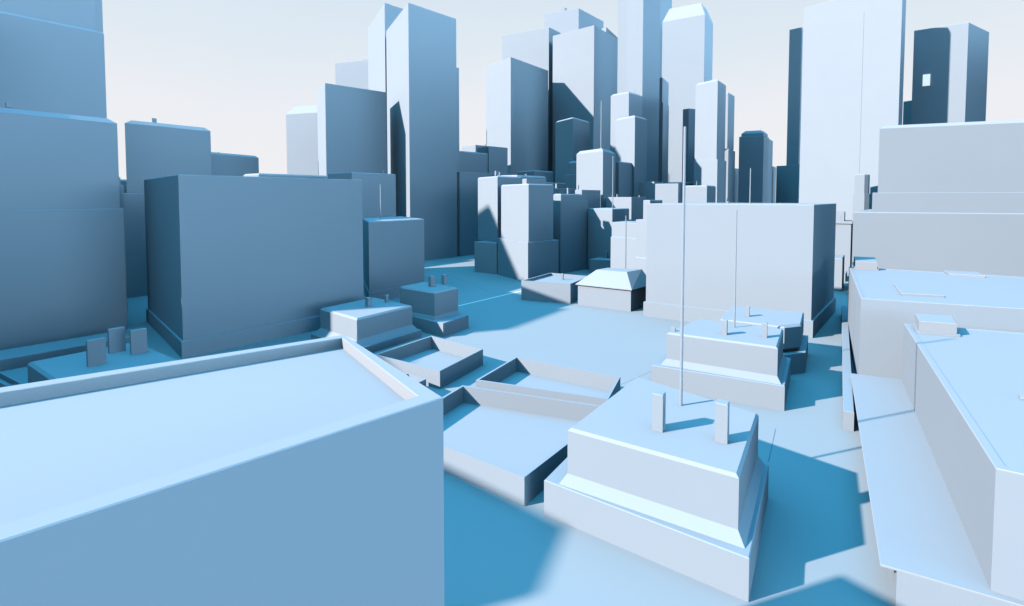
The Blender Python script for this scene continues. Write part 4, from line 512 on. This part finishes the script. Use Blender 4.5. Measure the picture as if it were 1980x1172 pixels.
  ('ledge',[(39.355,[(-0.552,-16.895),(14.675,5.648),(0.549,16.897),(-14.678,-5.646)]),(41.155,[(-0.552,-16.895),(14.675,5.648),(0.549,16.897),(-14.678,-5.646)]),(41.255,[(-0.575,-16.749),(14.54,5.628),(0.571,16.751),(-14.543,-5.626)])],1,None,None,0),
  ('top_floor',[(41.265,[(-1.847,-8.45),(6.867,4.451),(1.844,8.451),(-6.87,-4.449)]),(48.272,[(-1.847,-8.45),(6.867,4.451),(1.844,8.451),(-6.87,-4.449)]),(48.472,[(-1.892,-8.158),(6.598,4.41),(1.888,8.16),(-6.601,-4.408)])],1,None,None,0),
  ('chimney',[(41.205,[(-16.832,-28.996),(-16.219,-28.088),(-17.076,-27.405),(-17.69,-28.313)]),(46.384,[(-16.832,-28.996),(-16.219,-28.088),(-17.076,-27.405),(-17.69,-28.313)]),(46.472,[(-16.852,-28.869),(-16.337,-28.106),(-17.057,-27.533),(-17.572,-28.295)])],1,None,None,0),
 ]),
 ('office_block', 'small pale cube block low in the slit right of the large pale box', 'building', 'blocks of the blue model city', (214.69, 358.71, 0), [
  ('wall',[(0,[(-3.848,-13.71),(10.888,8.107),(3.848,13.714),(-10.889,-8.104)]),(20.778,[(-3.848,-13.71),(10.888,8.107),(3.848,13.714),(-10.889,-8.104)])],0,None,None,0),
  ('roof',[(20.778,[(-3.848,-13.71),(10.888,8.107),(3.848,13.714),(-10.889,-8.104)]),(21.078,[(-3.915,-13.273),(10.484,8.045),(3.915,13.277),(-10.485,-8.042)])],1,None,None,0),
 ]),
 ('office_block', 'tiny low block at the end of the slit beside the large pale box', 'building', 'blocks of the blue model city', (242.53, 399.21, 0), [
  ('wall',[(0,[(-4.879,-14.21),(11.021,9.329),(4.887,14.213),(-11.012,-9.326)]),(4.381,[(-4.879,-14.21),(11.021,9.329),(4.887,14.213),(-11.012,-9.326)])],0,None,None,0),
  ('roof',[(4.381,[(-4.879,-14.21),(11.021,9.329),(4.887,14.213),(-11.012,-9.326)]),(4.581,[(-4.923,-13.919),(10.752,9.288),(4.932,13.922),(-10.743,-9.284)])],1,None,None,0),
 ]),
 ('office_block', 'dark little shed against the right side of the large pale box', 'building', 'blocks of the blue model city', (170.41, 292.26, 0), [
  ('wall',[(0,[(-0.235,-4.26),(3.446,1.694),(0.23,4.255),(-3.452,-1.698)]),(18.949,[(-0.235,-4.26),(3.446,1.694),(0.23,4.255),(-3.452,-1.698)])],0,None,None,0),
  ('roof',[(18.949,[(-0.235,-4.26),(3.446,1.694),(0.23,4.255),(-3.452,-1.698)]),(19.249,[(-0.313,-3.815),(3.051,1.625),(0.307,3.81),(-3.057,-1.63)])],1,None,None,0),
 ]),
 ('office_tower', 'plain tower just out of frame at left, casting the shadow on the near plaza', 'tower', None, (-144.07, 54.42, 0), [
  ('wall',[(0,[(-3.517,26.976),(-33.517,26.976),(-16.306,-30.252),(23.694,-20.252),(29.622,-3.468)]),(79.5,[(-3.517,26.976),(-33.517,26.976),(-16.306,-30.252),(23.694,-20.252),(29.622,-3.468)])],0,None,None,0),
  ('roof',[(79.5,[(-3.517,26.976),(-33.517,26.976),(-16.306,-30.252),(23.694,-20.252),(29.622,-3.468)]),(80.0,[(-3.712,26.476),(-32.844,26.476),(-15.964,-29.651),(23.312,-19.832),(29.041,-3.613)])],1,None,None,0),
 ]),
 ('office_tower', 'unseen tower added behind the viewer on the left to block sky light', 'tower', None, (-55.0, -50.0, 0), [  # added out of view to keep sky light off the left walls
  ('wall',[(0,[(-25.927,-29.202),(33.399,-20.236),(25.927,29.202),(-33.399,20.236)]),(104,[(-25.927,-29.202),(33.399,-20.236),(25.927,29.202),(-33.399,20.236)])],0,None,None,0),
  ('roof',[(104,[(-25.927,-29.202),(33.399,-20.236),(25.927,29.202),(-33.399,20.236)]),(105,[(-25.088,-28.064),(32.261,-19.397),(25.088,28.064),(-32.261,19.397)])],1,None,None,0),
 ]),
 ('office_tower', 'second unseen tower added farther behind the viewer on the left to block sky light', 'tower', None, (-135.0, -115.0, 0), [  # added sky blocker, deepens the shade low on the left towers
  ('wall',[(0,[(-29.377,-39.837),(39.837,-29.377),(29.377,39.837),(-39.837,29.377)]),(119,[(-29.377,-39.837),(39.837,-29.377),(29.377,39.837),(-39.837,29.377)])],0,None,None,0),
  ('roof',[(119,[(-29.377,-39.837),(39.837,-29.377),(29.377,39.837),(-39.837,29.377)]),(120,[(-28.537,-38.699),(38.699,-28.537),(28.537,38.699),(-38.699,28.537)])],1,None,None,0),
 ]),
 ('office_tower', 'broad unseen tower added beyond the right edge to block low sky light', 'tower', None, (435.0, 125.0, 0), [  # added out of view, cuts low sky light reaching the left walls
  ('wall',[(0,[(-30.333,-48.269),(39.318,-41.281),(30.333,48.269),(-39.318,41.281)]),(229,[(-30.333,-48.269),(39.318,-41.281),(30.333,48.269),(-39.318,41.281)])],0,None,None,0),
  ('roof',[(229,[(-30.333,-48.269),(39.318,-41.281),(30.333,48.269),(-39.318,41.281)]),(230,[(-29.437,-47.175),(38.223,-40.386),(29.437,47.175),(-38.223,40.386)])],1,None,None,0),
 ]),
 ('office_tower', 'unseen slab tower added far beyond the right edge to block low sky light', 'tower', None, (510.0, 250.0, 0), [  # added off frame to darken the lower tower faces
  ('wall',[(0,[(-24.858,-52.745),(34.842,-46.755),(24.858,52.745),(-34.842,46.755)]),(189,[(-24.858,-52.745),(34.842,-46.755),(24.858,52.745),(-34.842,46.755)])],0,None,None,0),
  ('roof',[(189,[(-24.858,-52.745),(34.842,-46.755),(24.858,52.745),(-34.842,46.755)]),(190,[(-23.963,-51.65),(33.747,-45.86),(23.963,51.65),(-33.747,45.86)])],1,None,None,0),
 ]),
 ('office_tower', 'dark tower out of the picture at left, shading the slab chimney house', 'tower', None, (-287.0, 87.0, 0), [
  ('wall',[(0,[(-23.0,-37.0),(23.0,-37.0),(23.0,37.0),(-23.0,37.0)]),(146,[(-23.0,-37.0),(23.0,-37.0),(23.0,37.0),(-23.0,37.0)])],0,None,None,0),
  ('roof',[(146,[(-23.0,-37.0),(23.0,-37.0),(23.0,37.0),(-23.0,37.0)]),(147,[(-22.0,-36.0),(22.0,-36.0),(22.0,36.0),(-22.0,36.0)])],1,None,None,0),
 ]),
 ('office_tower', 'unseen light-blocking tower added far on the right behind the lone dark tower', 'tower', None, (657.5, 410.0, 0), [  # added off frame, blocks low sky from the central towers
  ('wall',[(0,[(-24.899,-40.759),(38.806,-27.846),(24.899,40.759),(-38.806,27.846)]),(229,[(-24.899,-40.759),(38.806,-27.846),(24.899,40.759),(-38.806,27.846)])],0,None,None,0),
  ('roof',[(229,[(-24.899,-40.759),(38.806,-27.846),(24.899,40.759),(-38.806,27.846)]),(230,[(-24.117,-39.58),(37.627,-27.064),(24.117,39.58),(-37.627,27.064)])],1,None,None,0),
 ]),
 ('office_tower', 'another unseen light-blocking tower added far on the right', 'tower', None, (590.0, 290.0, 0), [  # unseen blocker added to darken right faces of the central cluster
  ('wall',[(0,[(-25.857,-42.795),(33.843,-36.805),(25.857,42.795),(-33.843,36.805)]),(199,[(-25.857,-42.795),(33.843,-36.805),(25.857,42.795),(-33.843,36.805)])],0,None,None,0),
  ('roof',[(199,[(-25.857,-42.795),(33.843,-36.805),(25.857,42.795),(-33.843,36.805)]),(200,[(-24.962,-41.7),(32.749,-35.91),(24.962,41.7),(-32.749,35.91)])],1,None,None,0),
 ]),
 ('office_tower', 'farthest unseen light-blocking tower added on the right', 'tower', None, (800.0, 600.0, 0), [  # added far off frame to hold back horizon light
  ('wall',[(0,[(-35.807,-43.794),(43.794,-35.807),(35.807,43.794),(-43.794,35.807)]),(259,[(-35.807,-43.794),(43.794,-35.807),(35.807,43.794),(-43.794,35.807)])],0,None,None,0),
  ('roof',[(259,[(-35.807,-43.794),(43.794,-35.807),(35.807,43.794),(-43.794,35.807)]),(260,[(-34.912,-42.699),(42.699,-34.912),(34.912,42.699),(-42.699,34.912)])],1,None,None,0),
 ]),
 ('office_tower', 'unseen tower added just beyond the right edge to shade walls from low sky', 'tower', None, (270.0, 99.0, 0), [  # added to darken the large pale box's right side and the blue box
  ('wall',[(0,[(-30.0,-41.0),(30.0,-41.0),(30.0,41.0),(-30.0,41.0)]),(134,[(-30.0,-41.0),(30.0,-41.0),(30.0,41.0),(-30.0,41.0)])],0,None,None,0),
  ('roof',[(134,[(-30.0,-41.0),(30.0,-41.0),(30.0,41.0),(-30.0,41.0)]),(135,[(-29.0,-40.0),(29.0,-40.0),(29.0,40.0),(-29.0,40.0)])],1,None,None,0),
 ]),
 ('office_tower', 'tall unseen light-blocking tower added beyond the right edge, behind the nearer one', 'tower', None, (355.0, 95.0, 0), [  # unseen, added to screen the left walls from the bright horizon
  ('wall',[(0,[(-26.356,-37.82),(33.344,-31.83),(26.356,37.82),(-33.344,31.83)]),(194,[(-26.356,-37.82),(33.344,-31.83),(26.356,37.82),(-33.344,31.83)])],0,None,None,0),
  ('roof',[(194,[(-26.356,-37.82),(33.344,-31.83),(26.356,37.82),(-33.344,31.83)]),(195,[(-25.461,-36.725),(32.249,-30.935),(25.461,36.725),(-32.249,30.935)])],1,None,None,0),
 ]),
 ('office_tower', 'broad unseen light-blocking tower added far on the right, beyond the huge slab tower', 'tower', None, (680.0, 605.0, 0), [  # added sky blocker for the central towers' shaded faces
  ('wall',[(0,[(-35.807,-43.794),(43.794,-35.807),(35.807,43.794),(-43.794,35.807)]),(289,[(-35.807,-43.794),(43.794,-35.807),(35.807,43.794),(-43.794,35.807)])],0,None,None,0),
  ('roof',[(289,[(-35.807,-43.794),(43.794,-35.807),(35.807,43.794),(-43.794,35.807)]),(290,[(-34.912,-42.699),(42.699,-34.912),(34.912,42.699),(-42.699,34.912)])],1,None,None,0),
 ]),
 ('office_tower', 'unseen light-blocking tower added on the right, level with the huge slab tower', 'tower', None, (575.0, 498.5, 0), [  # added out of view, dims the central cluster from the right
  ('wall',[(0,[(-26.206,-39.313),(33.494,-33.323),(26.206,39.313),(-33.494,33.323)]),(249,[(-26.206,-39.313),(33.494,-33.323),(26.206,39.313),(-33.494,33.323)])],0,None,None,0),
  ('roof',[(249,[(-26.206,-39.313),(33.494,-33.323),(26.206,39.313),(-33.494,33.323)]),(250,[(-25.311,-38.218),(32.399,-32.427),(25.311,38.218),(-32.399,32.427)])],1,None,None,0),
 ]),
 ('office_tower', 'unseen light-blocking block added on the right, just past the hatched roof', 'tower', None, (268.0, 202.0, 0), [  # added off frame to darken the large pale box's right side
  ('wall',[(0,[(-30.0,-30.0),(30.0,-30.0),(30.0,30.0),(-30.0,30.0)]),(87,[(-30.0,-30.0),(30.0,-30.0),(30.0,30.0),(-30.0,30.0)])],0,None,None,0),
  ('roof',[(87,[(-30.0,-30.0),(30.0,-30.0),(30.0,30.0),(-30.0,30.0)]),(88,[(-29.0,-29.0),(29.0,-29.0),(29.0,29.0),(-29.0,29.0)])],1,None,None,0),
 ]),
]

for t in THINGS:
    build(*t)

# ---------------------------------------------------------------- ground
def sheet(name, pts, z, mat, label=None):
    me = bpy.data.meshes.new(name); me.from_pydata([(x, y, z) for x, y in pts], [], [tuple(range(len(pts)))]); me.update()
    o = bpy.data.objects.new(name, me); COL.objects.link(o); me.materials.append(mat); o['kind'] = 'structure'
    return o
sheet('ground', [(-9000, -9000), (9000, -9000), (9000, 9000), (-9000, 9000)], 0, GROUND)
def stripe(name, a, b, w, z, mat):
    dx, dy = b[0]-a[0], b[1]-a[1]; l = math.hypot(dx, dy); nx, ny = -dy/l*w/2, dx/l*w/2
    return sheet(name, [(a[0]+nx, a[1]+ny), (b[0]+nx, b[1]+ny), (b[0]-nx, b[1]-ny), (a[0]-nx, a[1]-ny)][::-1], z, mat)
LINES = {'white': [(-29.8, 298.43), (6.67, 347.57)], 'j': [[(-49.18, 420.94), (-11.3, 336.65)], [(-30.76, 377.54), (-2.0, 418.11)], [(-11.3, 336.65), (23.62, 351.9)], [(58.3, 120.76), (68.53, 138.45)], [(34.84, 171.61), (48.77, 185.67)]]}
stripe('road_marking', *LINES['white'], 1.0, .008, WHITE)
for a, b in LINES['j']:
    stripe('pavement_joint', a, b, .18, .004, JOINT)

# ---------------------------------------------------------------- light
SUN_EL, SUN_DIR = 31.0, (-.940, -.342)          # towards the sun
SUN_AZ = math.atan2(SUN_DIR[1], SUN_DIR[0])
sd = bpy.data.lights.new('sun', 'SUN'); sd.energy = 3.6; sd.angle = R(1.0); sd.color = (1.0, .79, .70)
so = bpy.data.objects.new('sun', sd); COL.objects.link(so); so.location = (-60, -40, 200)
so.rotation_euler = (R(90 - SUN_EL), 0, SUN_AZ + math.pi/2)

W = bpy.data.worlds.new('World'); S.world = W; W.use_nodes = True
nt = W.node_tree; N = nt.nodes; L = nt.links; N.clear()
out = N.new('ShaderNodeOutputWorld'); bg = N.new('ShaderNodeBackground'); L.new(bg.outputs[0], out.inputs[0])
bg.inputs['Strength'].default_value = 0.1
sky = N.new('ShaderNodeTexSky'); sky.sky_type = 'NISHITA'; sky.sun_disc = False
sky.sun_elevation = R(SUN_EL); sky.sun_rotation = math.pi/2 - SUN_AZ
sky.ozone_density = 4.0; sky.dust_density = .5; sky.air_density = 1.0
tc = N.new('ShaderNodeTexCoord'); sp = N.new('ShaderNodeSeparateXYZ'); L.new(tc.outputs['Generated'], sp.inputs[0])
cl = N.new('ShaderNodeTexNoise'); cl.inputs['Scale'].default_value = 2.2; cl.inputs['Detail'].default_value = 3
L.new(tc.outputs['Generated'], cl.inputs['Vector'])
hz = N.new('ShaderNodeValToRGB')                 # bright hazy band above the horizon
hz.color_ramp.elements[0].position = 0.0; hz.color_ramp.elements[0].color = (.885, .872, .892, 1)
e = hz.color_ramp.elements.new(.16); e.color = (.835, .858, .905, 1)
e = hz.color_ramp.elements.new(.26); e.color = (.74, .82, .895, 1)
hz.color_ramp.elements[-1].position = .37; hz.color_ramp.elements[-1].color = (.68, .79, .89, 1)
e = hz.color_ramp.elements.new(.48); e.color = (.05, .20, .38, 1)
wob = N.new('ShaderNodeMath'); wob.operation = 'MULTIPLY_ADD'; wob.inputs[1].default_value = .16
sb = N.new('ShaderNodeMath'); sb.operation = 'SUBTRACT'; sb.inputs[1].default_value = .5
L.new(cl.outputs['Fac'], sb.inputs[0]); L.new(sb.outputs[0], wob.inputs[0]); L.new(sp.outputs['Z'], wob.inputs[2])
L.new(wob.outputs[0], hz.inputs[0])
hs = N.new('ShaderNodeVectorMath'); hs.operation = 'SCALE'; hs.inputs['Scale'].default_value = 10.0 / 3.03
dt = N.new('ShaderNodeVectorMath'); dt.operation = 'DOT_PRODUCT'; dt.inputs[1].default_value = (.92, -.39, 0)
L.new(tc.outputs['Generated'], dt.inputs[0])
az = N.new('ShaderNodeMapRange'); az.interpolation_type = 'SMOOTHSTEP'   # brighter haze away to the right, behind the viewer
az.inputs[1].default_value = .44; az.inputs[2].default_value = .9; az.inputs[3].default_value = 0.0; az.inputs[4].default_value = 1.0
L.new(dt.outputs['Value'], az.inputs[0])
cb = N.new('ShaderNodeMix'); cb.data_type = 'RGBA'; cb.inputs[6].default_value = (1, 1, 1, 1); cb.inputs[7].default_value = (11.6, 16.0, 18.8, 1)
cb.clamp_factor = False
lo = N.new('ShaderNodeMapRange'); lo.interpolation_type = 'SMOOTHSTEP'; lo.inputs[1].default_value = .06; lo.inputs[2].default_value = .30
lo.inputs[3].default_value = 1.0; lo.inputs[4].default_value = 0.0; L.new(sp.outputs['Z'], lo.inputs[0])
am = N.new('ShaderNodeMath'); am.operation = 'MULTIPLY'; L.new(az.outputs[0], am.inputs[0]); L.new(lo.outputs[0], am.inputs[1]); L.new(am.outputs[0], cb.inputs[0])
hb = N.new('ShaderNodeVectorMath'); hb.operation = 'MULTIPLY'; L.new(hz.outputs[0], hb.inputs[0]); L.new(cb.outputs[2], hb.inputs[1])
L.new(hb.outputs[0], hs.inputs[0])
tint = N.new('ShaderNodeVectorMath'); tint.operation = 'MULTIPLY'; tint.inputs[1].default_value = (1.5, 5.7, 4.7)
L.new(sky.outputs[0], tint.inputs[0])
pw = N.new('ShaderNodeMath'); pw.operation = 'POWER'; pw.inputs[1].default_value = .6; pw.use_clamp = False
mxz = N.new('ShaderNodeMath'); mxz.operation = 'MAXIMUM'; mxz.inputs[1].default_value = 0
L.new(sp.outputs['Z'], mxz.inputs[0]); L.new(mxz.outputs[0], pw.inputs[0])
ts = N.new('ShaderNodeVectorMath'); ts.operation = 'SCALE'
L.new(tint.outputs[0], ts.inputs[0]); L.new(pw.outputs[0], ts.inputs['Scale'])
mr = N.new('ShaderNodeMapRange'); mr.interpolation_type = 'SMOOTHSTEP'; mr.inputs[1].default_value = .55; mr.inputs[2].default_value = .95
L.new(sp.outputs['Z'], mr.inputs[0])
mx = N.new('ShaderNodeMix'); mx.data_type = 'RGBA'
L.new(mr.outputs[0], mx.inputs[0]); L.new(hs.outputs[0], mx.inputs[6]); L.new(ts.outputs[0], mx.inputs[7])
L.new(mx.outputs[2], bg.inputs['Color'])

# ---------------------------------------------------------------- camera
cd = bpy.data.cameras.new('camera'); cd.sensor_width = 36; cd.lens = 19.09091; cd.clip_start = .5; cd.clip_end = 30000
cd.shift_y = -0.07828
co = bpy.data.objects.new('camera', cd); COL.objects.link(co); co.location = (0, 0, 60)
co.rotation_euler = (R(90 - 2.67186), 0, 0); S.camera = co

S.view_settings.view_transform = 'Standard'; S.view_settings.look = 'None'; S.view_settings.gamma = 1
S.view_settings.exposure = 1.6
S.render.engine = 'CYCLES'; S.cycles.max_bounces = 8; S.cycles.diffuse_bounces = 0
S.cycles.use_denoising = True
